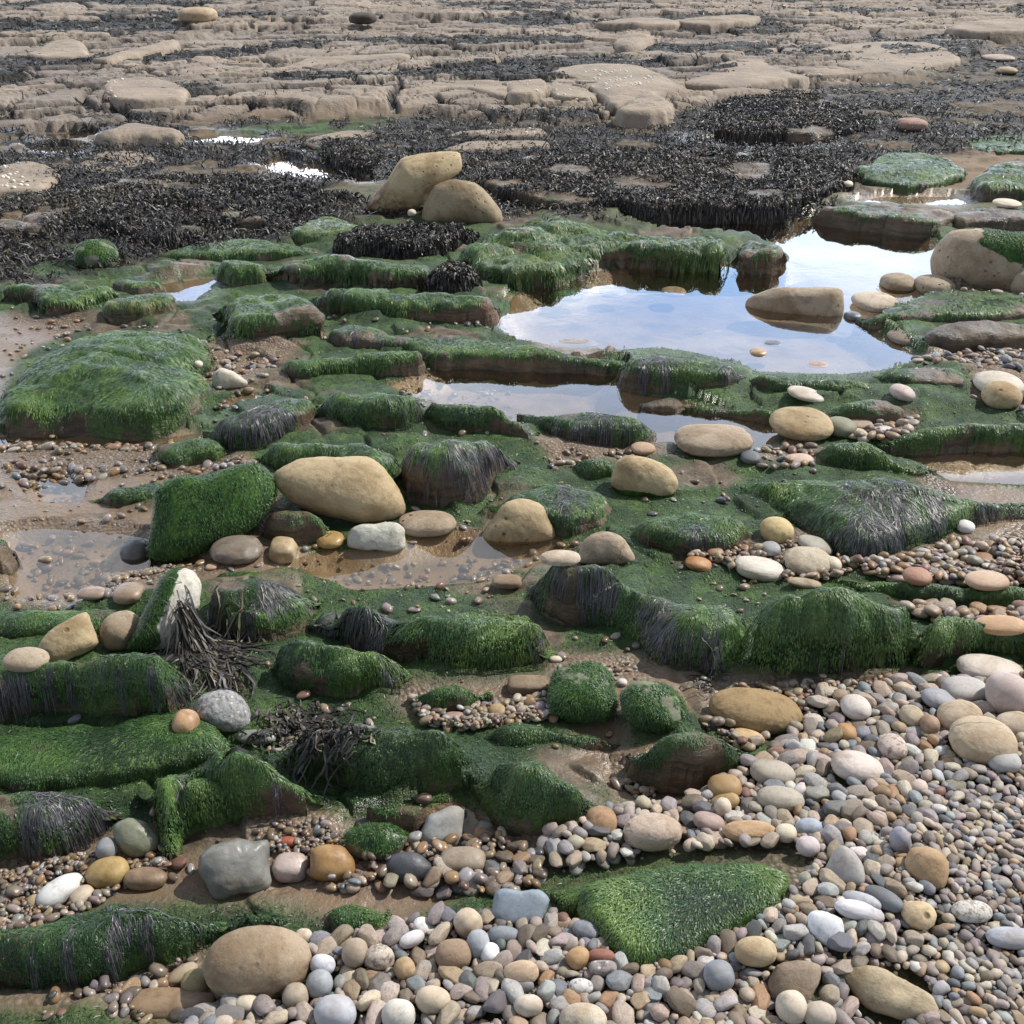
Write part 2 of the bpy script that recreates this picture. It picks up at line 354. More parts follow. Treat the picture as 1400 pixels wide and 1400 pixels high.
# pools: outline, depth
POOLS = [
 ([(850,298),(950,298),(1060,298),(1110,300),(1190,312),(1270,322),(1288,345),(1282,385),(1300,400),(1225,425),(1195,445),(1258,487),(1250,500),(1170,513),(1050,511),(1000,498),(940,482),(860,482),(760,475),(690,462),(655,445),(640,438),(690,430),(700,402),(780,375),(900,360),(1060,360),(1075,350),(1040,330),(900,315)], .09),
 ([(520,528),(585,505),(600,495),(700,498),(850,505),(850,530),(935,545),(1000,565),(1070,585),(1060,612),(1000,625),(920,612),(880,605),(800,590),(710,580),(600,558)], .07),
 ([(1200,618),(1300,615),(1420,606),(1500,600),(1500,680),(1400,668),(1300,662),(1265,645)], .05),
 ([(380,765),(440,745),(520,740),(580,722),(640,715),(700,720),(770,732),(800,760),(740,772),(680,800),(610,808),(480,815),(440,800),(370,785)], .04),
 ([(5,730),(60,720),(170,728),(250,745),(290,768),(200,790),(150,812),(100,822),(15,822),(5,790)], .03),
 ([(30,655),(80,645),(125,655),(112,690),(55,687)], .03),
 ([(205,392),(235,384),(290,378),(306,382),(290,395),(265,418),(238,415)], .05),
 ([(345,228),(385,212),(410,222),(500,235),(505,258),(460,252),(400,245)], .07),
 ([(30,187),(60,182),(132,183),(128,197),(80,198)], .05),
 ([(252,188),(300,184),(360,186),(355,197),(262,200)], .05),
 ([(35,205),(70,200),(118,206),(105,215),(60,214)], .04),
 ([(930,200),(1000,192),(1110,190),(1130,200),(1060,208),(980,206)], .06),
 ([(285,560),(310,540),(350,535),(370,545),(310,560),(290,572)], .04),
 ([(480,1130),(540,1115),(620,1085),(660,1110),(690,1130),(700,1150),(640,1165),(560,1160),(500,1170),(440,1200),(380,1220),(370,1200),(450,1190)], .025),
 ([(830,1050),(870,1062),(930,1068),(970,1075),(940,1098),(880,1100),(840,1080)], .02),
 ([(1170,280),(1200,268),(1300,268),(1330,280),(1280,284)], .04),
 ([(1220,395),(1290,398),(1420,400),(1420,412),(1330,408),(1240,415)], .02),
 ([(-60,598),(100,592),(200,598),(270,590),(290,600),(200,620),(100,615),(-60,625)], .02),
 ([(5,42),(25,39),(45,41),(40,45),(10,45)], .04),
 ([(36,36),(52,34),(60,37),(45,39)], .04),
 ([(72,36),(88,34),(95,36),(80,38)], .04),
 ([(240,9),(265,7),(285,9),(265,11)], .04),
 ([(296,30),(306,29),(312,31),(300,32)], .04),
]
BANK = [(1700,840),(1400,880),(1250,930),(1110,945),(1085,1000),(1040,1045),(960,1085),(880,1120),(760,1150),(740,1190),(640,1250),(540,1280),(430,1290),(280,1345),(200,1400),(180,1560),(1800,1560)]
FAR = [(-1500,172),(0,166),(300,166),(560,153),(700,166),(830,164),(930,133),(1060,130),(1200,110),(1310,78),(1400,52),(2600,30),(2600,-112),(-1500,-112)]
WRACKZ = [(-1500,150),(0,150),(300,158),(560,150),(700,160),(880,165),(950,130),(1060,125),(1200,104),(1310,74),(1400,50),(2400,40),(2400,200),(1420,205),(1320,210),(1210,222),(1150,290),(860,300),(640,300),(500,300),(400,330),(200,352),(100,375),(0,392),(-1500,400)]
SANDS = [[(-60,440),(110,440),(115,455),(30,490),(0,560),(-60,560)], [(0,595),(260,590),(310,640),(200,700),(0,740)], [(540,955),(760,925),(860,900),(960,935),(960,985),(850,990),(700,985),(560,990)],
 [(380,1160),(560,1120),(700,1110),(760,1160),(600,1260),(500,1290),(380,1250),(200,1240),(130,1200)], [(780,990),(860,1000),(860,1050),(930,1068),(960,1090),(850,1110),(830,1080)], [(900,900),(960,930),(1090,945),(1080,990),(960,990)],
 [(0,1190),(120,1180),(230,1190),(380,1230),(100,1260),(0,1270)], [(1250,655),(1420,680),(1420,740),(1330,740)], [(200,700),(380,700),(420,780),(160,830),(20,830),(20,720)], [(150,1340),(300,1310),(440,1400),(200,1420)]]
C_ = dict(yel=(.41,.305,.155), tan=(.35,.27,.18), beige=(.5,.41,.3), brown=(.24,.16,.09), dbrown=(.13,.09,.06), grey=(.27,.27,.27), dgrey=(.12,.13,.14),
          slate=(.2,.25,.3), blue=(.27,.31,.37), pink=(.42,.33,.29), mauve=(.33,.27,.28), white=(.55,.535,.5), orange=(.42,.22,.07), red=(.3,.09,.05), green=(.16,.17,.11), olive=(.27,.22,.1), cream=(.6,.52,.38))
# name, label, u, v, w, h, colour, material, options
STONES = [
 ('boulder','big yellow sandstone boulder by the middle puddle',460,671,172,92,'yel','sand',dict(poly=[(376,652),(384,637),(415,628),(462,626),(500,632),(522,648),(541,678),(547,700),(540,712),(510,717),(480,716),(440,702),(395,680)],rough=.05)),
 ('boulder','tall tan boulder leaning right with a rusty underside',567,252,132,84,'yel','sand',dict(poly=[(498,287),(505,272),(530,245),(552,220),(575,213),(600,211),(630,212),(632,236),(610,250),(585,268),(578,285),(560,292),(525,293)],rough=.04,th=.8,rust=1)),
 ('boulder','round grey brown boulder propping the tall tan one',632,278,108,62,'brown','sand',dict(poly=[(578,300),(580,280),(596,256),(625,247),(650,253),(672,272),(685,290),(684,308),(640,309),(590,306)],rough=.03,col=(.3,.23,.13))),
 ('boulder','dome shaped tan boulder standing in the middle puddle',710,715,104,62,'yel','sand',dict(poly=[(660,738),(665,722),(690,690),(712,683),(735,688),(752,702),(762,725),(757,738),(710,746),(675,745)],rough=.04)),
 ('boulder','rounded tan boulder on the moss right of the domed one',831,749,78,48,'tan','sand',dict(poly=[(793,770),(794,745),(808,732),(830,726),(850,735),(866,755),(867,768),(845,773),(810,773)],rough=.04)),
 ('boulder','low smooth tan stone at the puddle edge',583,716,82,36,'tan','sand',dict()),
 ('boulder','flat tan stone peeping out beside the rounded tan boulder',766,763,56,22,'beige','sand',dict()),
 ('boulder','tan boulder with a dark mossy foot',883,653,90,58,'yel','sand',dict(poly=[(838,665),(843,635),(857,625),(885,626),(915,640),(927,655),(922,675),(900,682),(860,680)],rough=.03,foot=1)),
 ('boulder','long pitted tan boulder at the lower pool',975,602,106,42,'tan','sand',dict(pit=1,p=2.6)),
 ('boulder','smooth egg shaped tan boulder right of the pitted one',1096,579,84,44,'yel','sand',dict()),
 ('boulder','large flat topped tan boulder standing in the big pool',1087,415,130,48,'tan','sand',dict(poly=[(1022,421),(1030,410),(1060,397),(1110,391),(1142,391),(1150,410),(1148,434),(1110,438),(1055,438),(1030,432)],rough=.04,zg=-.03,th=.9)),
 ('boulder','pointed tan stone in the big pool beside the round one',1228,388,48,28,'tan','sand',dict(zg=-.02)),
 ('boulder','round lobed tan stone at the right bank of the big pool',1277,390,52,28,'tan','sand',dict(zg=.0)),
 ('boulder','smooth pale tan stone at the water edge below two others',1196,413,60,28,'beige','sand',dict(zg=.0)),
 ('boulder','big tan boulder with green algae on its right side',1340,357,118,82,'tan','sand',dict(poly=[(1279,365),(1283,345),(1298,325),(1330,317),(1380,316),(1420,320),(1420,385),(1390,396),(1330,397),(1290,388)],rough=.04,th=1.,algae='right')),
 ('boulder','tan boulder cut by the right edge below the algae boulder',1398,385,30,36,'tan','sand',dict(zg=.03)),
 ('boulder','block shaped tan boulder with a flat top at the left',91,876,78,62,'yel','sand',dict(poly=[(53,882),(60,868),(90,850),(122,846),(127,862),(129,890),(110,898),(75,905),(60,898)],rough=.03,pit=1)),
 ('boulder','small tan stone left of the block shaped tan boulder',36,902,62,32,'tan','sand',dict()),
 ('boulder','upright brown tan stone left of the white mossy stone',165,862,52,52,'tan','sand',dict(rough=.04)),
 ('boulder','tall white stone coated in green algae with hanging wrack',226,838,106,112,'white','sand',dict(poly=[(171,872),(190,850),(215,815),(232,792),(250,784),(270,790),(280,810),(276,835),(268,845),(250,860),(240,880),(232,893),(210,888),(185,880)],rough=.05,th=.55,algae='left',wrack=1,col=(.5,.47,.39))),
 ('boulder','grey speckled boulder above the flat grey pebble',303,974,76,62,'grey','speck',dict(rough=.06,poly=[(266,968),(280,948),(305,944),(325,953),(340,975),(337,1000),(318,1006),(285,990)])),
 ('stone','smooth orange stone touching the grey speckled boulder',254,989,37,38,'orange','wet',dict(col=(.42,.24,.1),lift=-.02)),
 ('stone','flat grey stone with a white streak by the curly seaweed',351,1008,54,20,'slate','wet',dict(col=(.25,.28,.27))),
 ('boulder','large smooth brown oval boulder at the edge of the shingle',1033,972,130,60,'olive','sand',dict(rough=.015,col=(.3,.2,.08),rot=8)),
 ('boulder','angular grey boulder with a pale green patch',321,1187,96,78,'grey','wet',dict(poly=[(274,1177),(282,1162),(310,1150),(330,1152),(345,1163),(366,1165),(367,1180),(360,1215),(345,1224),(300,1222),(285,1205),(280,1195)],rough=.07,col=(.2,.2,.18),p=3)),
 ('boulder','dark greenish grey stone against the green ledge at the lower left',190,1145,56,60,'green','wet',dict(poly=[(162,1142),(165,1122),(185,1117),(203,1130),(217,1155),(212,1168),(190,1173),(172,1165)],rough=.06)),
 ('stone','glossy yellow oval stone in the sandy channel',147,1193,58,40,'yel','wet',dict(rot=-10,col=(.42,.28,.08))),
 ('stone','long tilted white stone in the lower left channel',82,1218,64,34,'white','smooth',dict(rot=-48,col=(.55,.56,.55))),
 ('stone','small beige stone at the foot of the tilted white stone',112,1225,34,24,'beige','smooth',dict(rot=-50)),
 ('stone','small blue grey egg shaped stone beside the dark greenish stone',146,1161,28,30,'blue','smooth',dict(zg=.03)),
 ('stone','flat wet brown stone in the lower left channel',198,1201,60,30,'brown','wet',dict()),
 ('stone','rounded yellow nugget left of the tilted white stone',47,1233,20,20,'yel','wet',dict()),
 ('boulder','glossy orange brown boulder in the shallow channel',453,1179,64,52,'orange','wet',dict(poly=[(423,1180),(430,1160),(450,1153),(470,1162),(483,1182),(480,1200),(455,1204),(428,1195)],rough=.04,col=(.38,.21,.06))),
 ('stone','wet pinkish stone left of the glossy orange brown boulder',397,1186,48,36,'pink','wet',dict(p=2.8)),
 ('stone','small flat red stone above the wet pinkish stone',394,1151,28,14,'red','wet',dict(col=(.45,.1,.04))),
 ('boulder','biggest smooth oval boulder at the bottom left of the shingle',352,1317,144,92,'tan','sand',dict(rough=.012,rot=-6,col=(.33,.245,.15))),
 ('stone','olive round stone at the left foot of the oval boulder',268,1345,38,38,'olive','smooth',dict(rough=.06)),
 ('stone','elongated tan stone leaning left of the oval boulder',249,1332,44,22,'tan','smooth',dict(rot=-40)),
 ('boulder','mossy grey brown stone in the shallow water',512,1150,86,54,'green','wet',dict(poly=[(470,1145),(478,1132),(510,1128),(535,1135),(558,1150),(550,1165),(525,1178),(500,1172),(480,1162)],rough=.07,algae='top')),
 ('boulder','grey wedge shaped stone with a bright face in the shallow water',607,1131,60,56,'grey','smooth',dict(poly=[(572,1140),(590,1115),(615,1106),(632,1115),(632,1140),(625,1155),(600,1158),(580,1150)],rough=.04,p=3,col=(.33,.34,.33))),
 ('boulder','black slate stone in the shallow water',560,1187,62,44,'dgrey','wet',dict(poly=[(529,1180),(540,1168),(565,1166),(580,1175),(593,1190),(575,1205),(550,1206),(535,1195)],rough=.04,col=(.06,.065,.075))),
 ('stone','flat brown slab stone right of the black slate stone',632,1179,64,38,'brown','wet',dict(p=3,col=(.28,.22,.15))),
 ('stone','grey oval stone behind the flat brown slab stone',662,1133,26,22,'green','wet',dict(col=(.3,.3,.24))),
 ('boulder','blue grey four sided slab lying on the shingle',710,1241,80,44,'slate','smooth',dict(poly=[(671,1250),(680,1225),(700,1219),(735,1222),(750,1232),(742,1255),(720,1266),(690,1260)],rough=.02,p=4,th=.6)),
 ('boulder','rounded orange brown stone at the end of the green rock',822,1124,44,42,'orange','sand',dict(col=(.34,.2,.1))),
 ('boulder','pinkish oval boulder left of the shingle bank top',892,1138,80,48,'pink','sand',dict(rough=.05,rot=-5,col=(.45,.34,.25))),
 ('boulder','triangular grey boulder right of the green wedge slab',1156,1188,56,58,'grey','smooth',dict(poly=[(1131,1200),(1135,1180),(1145,1161),(1162,1163),(1178,1178),(1185,1195),(1178,1208),(1155,1214),(1138,1208)],rough=.04,col=(.33,.31,.29))),
 ('boulder','squarish tan boulder in the middle of the shingle',1267,1186,64,58,'tan','sand',dict(poly=[(1237,1192),(1243,1170),(1265,1158),(1285,1163),(1296,1182),(1292,1205),(1272,1215),(1245,1205)],rough=.04,col=(.5,.36,.2))),
 ('boulder','long yellow slab with a hollow in its top at the bottom right',1220,1364,138,56,'yel','sand',dict(poly=[(1150,1365),(1162,1345),(1190,1336),(1235,1333),(1265,1340),(1283,1358),(1287,1366),(1255,1380),(1210,1390),(1175,1382)],rough=.04,th=.6,hollow=1,col=(.37,.29,.17))),
 ('boulder','dark brown boulder left of the hollowed yellow slab',1083,1341,66,68,'brown','sand',dict(poly=[(1052,1350),(1060,1330),(1085,1314),(1112,1312),(1116,1335),(1108,1362),(1090,1375),(1060,1368)],rough=.03,col=(.29,.22,.15))),
 ('stone','round beige stone in front of the dark brown boulder',1082,1377,42,42,'beige','smooth',dict(col=(.5,.42,.31))),
 ('stone','grey beige round stone right of the round beige stone',1120,1388,44,34,'beige','smooth',dict(col=(.42,.35,.27))),
 ('boulder','white squarish smooth stone right of the green wedge slab tip',1129,1269,54,44,'white','smooth',dict(poly=[(1101,1270),(1107,1255),(1125,1249),(1145,1252),(1155,1270),(1157,1284),(1135,1292),(1112,1286)],rough=.02,col=(.56,.57,.6))),
 ('stone','plain tan stone below the right flank of the green wedge slab',1033,1301,56,38,'tan','sand',dict(col=(.52,.41,.24))),
 ('stone','slate grey stone below the plain tan stone',983,1334,42,40,'slate','smooth',dict(col=(.22,.24,.27))),
 ('stone','white oblong pebble pair end beside the slate triangle',1176,1246,74,26,'blue','smooth',dict(rot=18,col=(.5,.5,.54))),
 ('stone','dark two toned oblong stone behind the white oblong one',1178,1232,52,22,'dgrey','smooth',dict(rot=22,col=(.33,.34,.37))),
 ('stone','dark slate stone between the oblong stones and the tan nugget',1208,1229,54,26,'slate','smooth',dict(rot=38,col=(.15,.17,.2))),
 ('stone','tan nugget with an orange top near black weed scraps',1256,1251,46,36,'orange','sand',dict(rough=.07,col=(.52,.38,.2))),
 ('stone','pale speckled oval stone right of the black weed scraps',1329,1246,54,28,'white','speck',dict(col=(.5,.46,.4))),
 ('stone','long blue grey stone cut by the right edge of the shingle',1385,1283,74,28,'blue','smooth',dict(rot=5,col=(.33,.34,.38))),
 ('boulder','largest pale boulder at the top of the shingle bank',1357,917,102,40,'beige','smooth',dict(rot=10,col=(.5,.44,.37))),
 ('boulder','grey rounded boulder below the largest pale boulder',1320,944,60,34,'mauve','smooth',dict(p=2.8,col=(.4,.37,.34))),
 ('boulder','pink banded round boulder at the right edge of the shingle',1378,950,56,58,'pink','smooth',dict(col=(.45,.36,.33))),
 ('boulder','blue grey boulder left of the tan stones on the bank top',1285,957,52,30,'blue','smooth',dict(rot=14,col=(.26,.26,.29))),
 ('boulder','broad tan boulder in front of the pink banded boulder',1343,1012,86,62,'tan','sand',dict(rough=.03,col=(.44,.34,.22))),
 ('boulder','tan boulder between the blue grey boulder and the broad tan one',1312,979,58,40,'tan','sand',dict(rot=-15,col=(.46,.35,.23))),
 ('stone','pale tan stone cut by the right edge beside the broad tan boulder',1388,990,50,32,'beige','sand',dict(rot=-10)),
 ('stone','grey round stone below the broad tan boulder',1372,1040,46,32,'grey','smooth',dict(col=(.32,.31,.3))),
 ('stone','cube like tan stone left of the row of bank top boulders',1246,980,32,30,'beige','sand',dict(col=(.5,.42,.29))),
 ('stone','round orange brown stone below the cube like tan stone',1271,991,26,26,'orange','smooth',dict(col=(.38,.25,.15))),
 ('stone','pink speckled round stone in the upper shingle',1220,1021,38,34,'pink','speck',dict(col=(.47,.37,.31))),
 ('stone','white lumpy stone pair left in the upper shingle',1170,967,40,34,'pink','smooth',dict(col=(.52,.46,.41))),
 ('boulder','pale pinkish oval boulder below the pink speckled stone',1172,1049,74,42,'pink','smooth',dict(rot=14,col=(.5,.42,.37))),
 ('stone','orange egg stone left in the upper shingle',1158,1001,28,24,'orange','smooth',dict(rot=15)),
 ('stone','squarish pale grey stone touching the smooth brown oval boulder',1112,989,30,27,'beige','speck',dict(col=(.47,.42,.36))),
 ('stone','long tan stone under the smooth brown oval boulder',1022,1008,48,22,'tan','sand',dict(rot=12,col=(.5,.34,.16))),
 ('boulder','grey brown oval stone right of the green rock by the orange stones',1056,1057,62,36,'green','smooth',dict(rot=8,col=(.35,.3,.23))),
 ('stone','round orange stone under the green rock at the shingle edge',991,1076,46,34,'orange','smooth',dict(col=(.42,.27,.1))),
 ('stone','yellow brown stone under the round orange stone',991,1096,40,22,'olive','smooth',dict(rot=-18,col=(.42,.29,.1))),
 ('stone','small pale stone right of the yellow brown stone',988,1104,24,26,'beige','smooth',dict()),
 ('boulder','grey tan long boulder right of the orange stones',1067,1092,66,34,'olive','smooth',dict(rot=6,col=(.33,.29,.22))),
 ('stone','long mauve brown stone left of the orange flat stone',970,1124,46,26,'mauve','smooth',dict(rot=18,col=(.34,.24,.2))),
 ('boulder','flat orange stone above the green wedge slab',1025,1137,72,28,'orange','sand',dict(rough=.05,col=(.47,.3,.15))),
 ('stone','white round stone right of the flat orange stone',1075,1139,28,24,'cream','smooth',dict()),
 ('stone','blue grey egg stone above the pale round stone',1105,1131,36,24,'blue','smooth',dict(rot=-10)),
 ('stone','dark blue grey oval stone above the squarish tan boulder',1231,1150,28,38,'mauve','smooth',dict(rot=-15,col=(.25,.24,.28))),
 ('stone','pinkish white round stone above the triangular grey boulder',1105,1157,32,26,'pink','smooth',dict(col=(.5,.42,.42))),
 ('stone','grey and tan big stone near the middle of the bottom shingle',620,1306,50,40,'brown','sand',dict(col=(.3,.2,.12))),
 ('stone','beige long stone leaning beside the blue grey slab',640,1263,36,40,'beige','smooth',dict(rot=-50,col=(.52,.42,.3))),
 ('stone','grey triangular stone below the leaning beige stone',654,1292,32,38,'slate','smooth',dict(col=(.32,.35,.38))),
 ('stone','bright white egg stone left of the dark flat stone',670,1304,26,28,'white','smooth',dict(col=(.72,.73,.76))),
 ('stone','dark grey flat stone below the blue grey slab',690,1279,46,24,'dgrey','smooth',dict(rot=8,col=(.19,.21,.24))),
 ('stone','white egg stone left of the leaning beige stone',578,1269,32,28,'white','smooth',dict(rot=20,col=(.7,.71,.73))),
 ('stone','white oblong stone left of the white egg stone',563,1284,36,20,'white','smooth',dict(rot=-28,col=(.62,.62,.66))),
 ('stone','tan stone with rust top in the bottom shingle',712,1331,50,32,'orange','sand',dict(rot=-18,col=(.47,.33,.2))),
 ('stone','red stone touching the left tip of the green wedge slab',822,1308,38,20,'red','smooth',dict(col=(.27,.1,.06))),
 ('stone','orange stone left of the red stone',790,1310,34,28,'orange','smooth',dict(rot=-30,col=(.38,.22,.08))),
 ('stone','dark pitted grey boulder piece under the red stone',824,1325,38,20,'mauve','speck',dict(col=(.25,.21,.2),p=3)),
 ('stone','porous pale rock in the bottom left shingle',518,1310,40,34,'beige','speck',dict(rough=.1,col=(.4,.33,.26),pit=1)),
 ('stone','brown grey oval stone left of the porous rock',485,1302,36,36,'brown','smooth',dict(col=(.34,.27,.19))),
 ('stone','beige oval stone at the bottom centre',592,1367,48,34,'beige','smooth',dict(rot=15,col=(.48,.38,.26))),
 ('stone','yellow oval stone left of the beige oval stone',553,1325,28,30,'yel','smooth',dict(rot=-30,col=(.46,.33,.17))),
 ('stone','white grey stone at the bottom edge below the beige oval stone',545,1388,46,40,'cream','smooth',dict(col=(.52,.49,.42))),
 ('stone','pale blue stone at the bottom edge left of centre',458,1385,56,46,'blue','smooth',dict(col=(.47,.51,.6))),
 ('stone','cream oval stone lying right of the oval boulder foot',338,1374,34,28,'cream','smooth',dict()),
 ('stone','rounded dark and cream stone pair member by the oval boulder',404,1362,36,34,'beige','smooth',dict(col=(.36,.3,.22))),
 ('stone','grey stone with a dark band right of the oval boulder',437,1345,36,36,'slate','smooth',dict(col=(.3,.33,.36))),
 ('stone','pale lilac stone right of the oval boulder',441,1319,34,26,'blue','smooth',dict(rot=20,col=(.5,.5,.57))),
 ('stone','cream stone above the pale lilac stone',415,1280,24,20,'cream','smooth',dict()),
 ('stone','white grey stone near the bottom edge with brown neighbour',794,1350,34,22,'white','speck',dict(col=(.55,.53,.52))),
 ('stone','beige rounded block in the bottom middle shingle',722,1375,40,28,'beige','smooth',dict(col=(.5,.42,.33))),
 ('stone','flat dark grey pebble above the beige rounded block',715,1347,30,18,'dgrey','smooth',dict(col=(.22,.23,.25))),
 ('boulder','large pale cream stone at the bottom edge right of centre',797,1396,64,44,'cream','sand',dict(col=(.55,.48,.37))),
 ('stone','round white stone at the left foot of the leaning boulders group',563,291,12,10,'cream','smooth',dict()),
 ('boulder','flat wet brown rock at the bottom edge left of the oval boulder',235,1378,120,46,'brown','wet',dict(rough=.06,p=2.8,col=(.26,.17,.09),zg=.0)),
 ('boulder','brown wet rock in the very bottom left corner',32,1388,58,44,'brown','wet',dict(rough=.06,p=2.8,col=(.27,.19,.11),zg=.0)),
 ('stone','yellow egg shaped stone near the bottom left corner',89,1388,36,30,'yel','wet',dict(col=(.42,.3,.12),zg=.01)),
 # middle band
 ('stone','white oval stone on the moss below the small yellow boulder',1040,778,72,32,'white','smooth',dict(rot=10,p=2.4,col=(.55,.51,.44))),
 ('stone','yellow rounded stone above the white oval stone',1062,725,44,36,'yel','sand',dict(col=(.5,.38,.16))),
 ('boulder','tan grey boulder right of the white oval stone',1105,768,66,42,'beige','sand',dict(rough=.04,col=(.44,.37,.26))),
 ('stone','olive grey oval stone behind the tan grey boulder',1114,746,50,26,'green','smooth',dict(rot=18,col=(.3,.28,.22))),
 ('stone','small grey stone between the yellow and white stones',1054,750,26,20,'grey','smooth',dict()),
 ('stone','tan stone tucked against the tan grey boulder',1138,772,24,22,'cream','smooth',dict()),
 ('stone','wet orange stone left of the white oval stone',955,771,38,20,'orange','wet',dict(rot=10,col=(.4,.18,.04))),
 ('stone','small brown stone above the wet orange stone',977,755,24,16,'brown','wet',dict(col=(.35,.2,.1))),
 ('stone','flat brown stone on the moss right of the white oval stone',1100,797,48,14,'tan','sand',dict(rot=8)),
 ('stone','reddish brown stone in the upper pebble band at the right',1254,788,38,24,'red','smooth',dict(col=(.33,.16,.09))),
 ('stone','pale tan flat stone in the upper pebble band at the right',1350,794,60,26,'tan','smooth',dict(col=(.48,.32,.2))),
 ('stone','rusty brown stone behind the pale tan flat stone',1345,764,28,18,'red','smooth',dict(col=(.36,.2,.11))),
 ('stone','flat orange stone in the lower pebble band at the right',1368,855,70,26,'orange','smooth',dict(col=(.5,.3,.14))),
 ('stone','small white grey stone alone on the silvery mound',1320,720,24,18,'white','smooth',dict(rot=35)),
 ('boulder','white grey angular rock standing in the middle puddle',515,737,78,36,'grey','sand',dict(poly=[(476,735),(485,722),(510,717),(540,719),(552,728),(550,750),(535,755),(500,750),(478,745)],rough=.05,p=3,col=(.46,.45,.38))),
 ('stone','small angular yellow stone at the left of the middle puddle',387,752,38,34,'yel','wet',dict(rough=.09,p=3)),
 ('stone','cracked yellow stone between the small yellow stone and the angular rock',452,738,38,24,'yel','wet',dict(col=(.45,.3,.08))),
 ('boulder','glossy grey brown stone under the dark green boulder',325,751,70,40,'brown','wet',dict(rough=.06,col=(.2,.16,.12))),
 ('stone','dark grey stone beside the brown puddle',186,756,40,40,'dgrey','wet',dict(rough=.07,col=(.17,.18,.19))),
 ('stone','brown stone above the upright brown tan stone',176,811,40,28,'brown','wet',dict(col=(.27,.19,.12),p=2.6)),
 ('stone','flat wet brown stone in the brown puddle',126,811,40,18,'brown','wet',dict(col=(.28,.2,.14))),
 ('stone','small orange pink stone above the white mossy stone',289,775,16,9,'pink','wet',dict(col=(.6,.38,.25))),
 ('stone','white triangular stone behind the large low green slab',312,518,46,30,'white','sand',dict(poly=[(289,525),(293,510),(305,503),(318,508),(337,525),(330,531),(300,531)],rough=.05,col=(.5,.45,.35))),
 ('stone','tiny white stone left of the white triangular stone',271,498,12,10,'cream','smooth',dict()),
 ('stone','white flat oval stone right of the lower pool',1102,539,52,20,'white','smooth',dict(rot=12,col=(.55,.5,.42))),
 ('stone','pale pinkish stone on the low brown rock at the right',1234,537,34,22,'pink','smooth',dict(rot=12)),
 ('boulder','big pale stone at the right edge behind a tan one',1365,525,62,34,'beige','smooth',dict(col=(.5,.44,.34))),
 ('boulder','tan rounded stone in front of the big pale stone at the right edge',1369,541,50,38,'tan','sand',dict(col=(.45,.33,.17))),
 ('stone','dark green stone leaning on the smooth egg shaped boulder',1149,584,40,28,'green','smooth',dict(rot=-35,col=(.2,.2,.12))),
 ('stone','small tan brick shaped stone right of the dark green stone',1178,581,30,14,'tan','sand',dict(p=4)),
 ('stone','small round beige stone under the brick shaped stone',1171,593,32,15,'beige','smooth',dict()),
 ('stone','small white stone right of the brick shaped stone',1210,588,28,12,'white','smooth',dict()),
 ('stone','pinkish stone below the pitted tan boulder',1093,628,38,16,'pink','smooth',dict(col=(.5,.36,.26))),
 ('stone','small dark grey stone right of the pitted tan boulder',1026,625,28,18,'dgrey','smooth',dict()),
 ('stone','small pink brown stone by the tall edged green block',879,613,34,17,'pink','sand',dict(col=(.42,.28,.17))),
 ('stone','tan pebble half sunk in the big pool',1037,482,24,13,'tan','wet',dict(zg=-.01,col=(.4,.25,.12))),
 ('stone','pinkish flat pebble half sunk in the big pool',1118,499,30,9,'pink','wet',dict(zg=-.01,col=(.42,.25,.17))),
 ('stone','small dark stone poking out of the big pool',1056,470,26,9,'dgrey','wet',dict(zg=-.01)),
 ('stone','pale stone lying under the front of the green plateau in the pool',921,399,34,15,'beige','wet',dict(zg=-.03)),
 ('stone','grey stone in the shadow water left of the pale pool stone',838,400,38,14,'grey','wet',dict(zg=-.03,col=(.3,.27,.2))),
 ('stone','mossy grey stone at the left end of the big pool',775,405,44,18,'green','wet',dict(zg=-.03,algae='top')),
 ('stone','low brown stone in the big pool near the thin mossy ledge',785,470,66,14,'brown','wet',dict(zg=-.02,col=(.26,.21,.16))),
 ('stone','dark small stone beside the smooth pale tan stone in the pool',1166,433,24,15,'dgrey','wet',dict(zg=-.01)),
 ('stone','grey brown stone at the bank of the big pool',1242,461,54,22,'brown','sand',dict(zg=.0,col=(.25,.2,.15))),
 ('stone','white stone on the tan topped rock at the upper right edge',1377,278,36,12,'cream','smooth',dict()),
 ('stone','small yellow stone under the smooth green mound',1157,251,18,9,'cream','smooth',dict()),
 ('stone','reddish tan stone among the black wrack at the upper right',1247,170,38,16,'red','sand',dict(col=(.36,.22,.17),p=3)),
 ('stone','yellowish stone among the wrack near the right edge',1377,96,26,9,'tan','sand',dict(col=(.45,.36,.22))),
 ('stone','pinkish flat stone at the end of the wide smooth slab',1365,79,42,9,'pink','sand',dict(col=(.42,.33,.27))),
 ('boulder','lone tan boulder far off at the top left',270,21,50,20,'tan','sand',dict(p=3,col=(.4,.29,.17))),
 ('boulder','dark pointed boulder far off at the top',496,25,38,15,'dbrown','sand',dict(p=2.6,col=(.07,.06,.05))),
 ('boulder','round green stone at the foot of the wrack mound',131,348,56,38,'green','mossy',dict(algae='all')),
 ('boulder','big dark green boulder left of the big yellow boulder',290,697,170,108,'green','mossy',dict(poly=[(206,740),(212,700),(225,662),(260,652),(320,648),(355,652),(376,680),(372,700),(345,725),(300,745),(240,752)],rough=.05,algae='all',p=3,cov=1.1)),
 ('boulder','egg shaped dark green stone at the sandy channel',796,948,92,76,'green','mossy',dict(algae='all',rough=.08,p=2.5)),
 ('boulder','second egg shaped green stone right of the darker egg',894,965,90,62,'green','mossy',dict(algae='all',rot=18,rough=.08)),
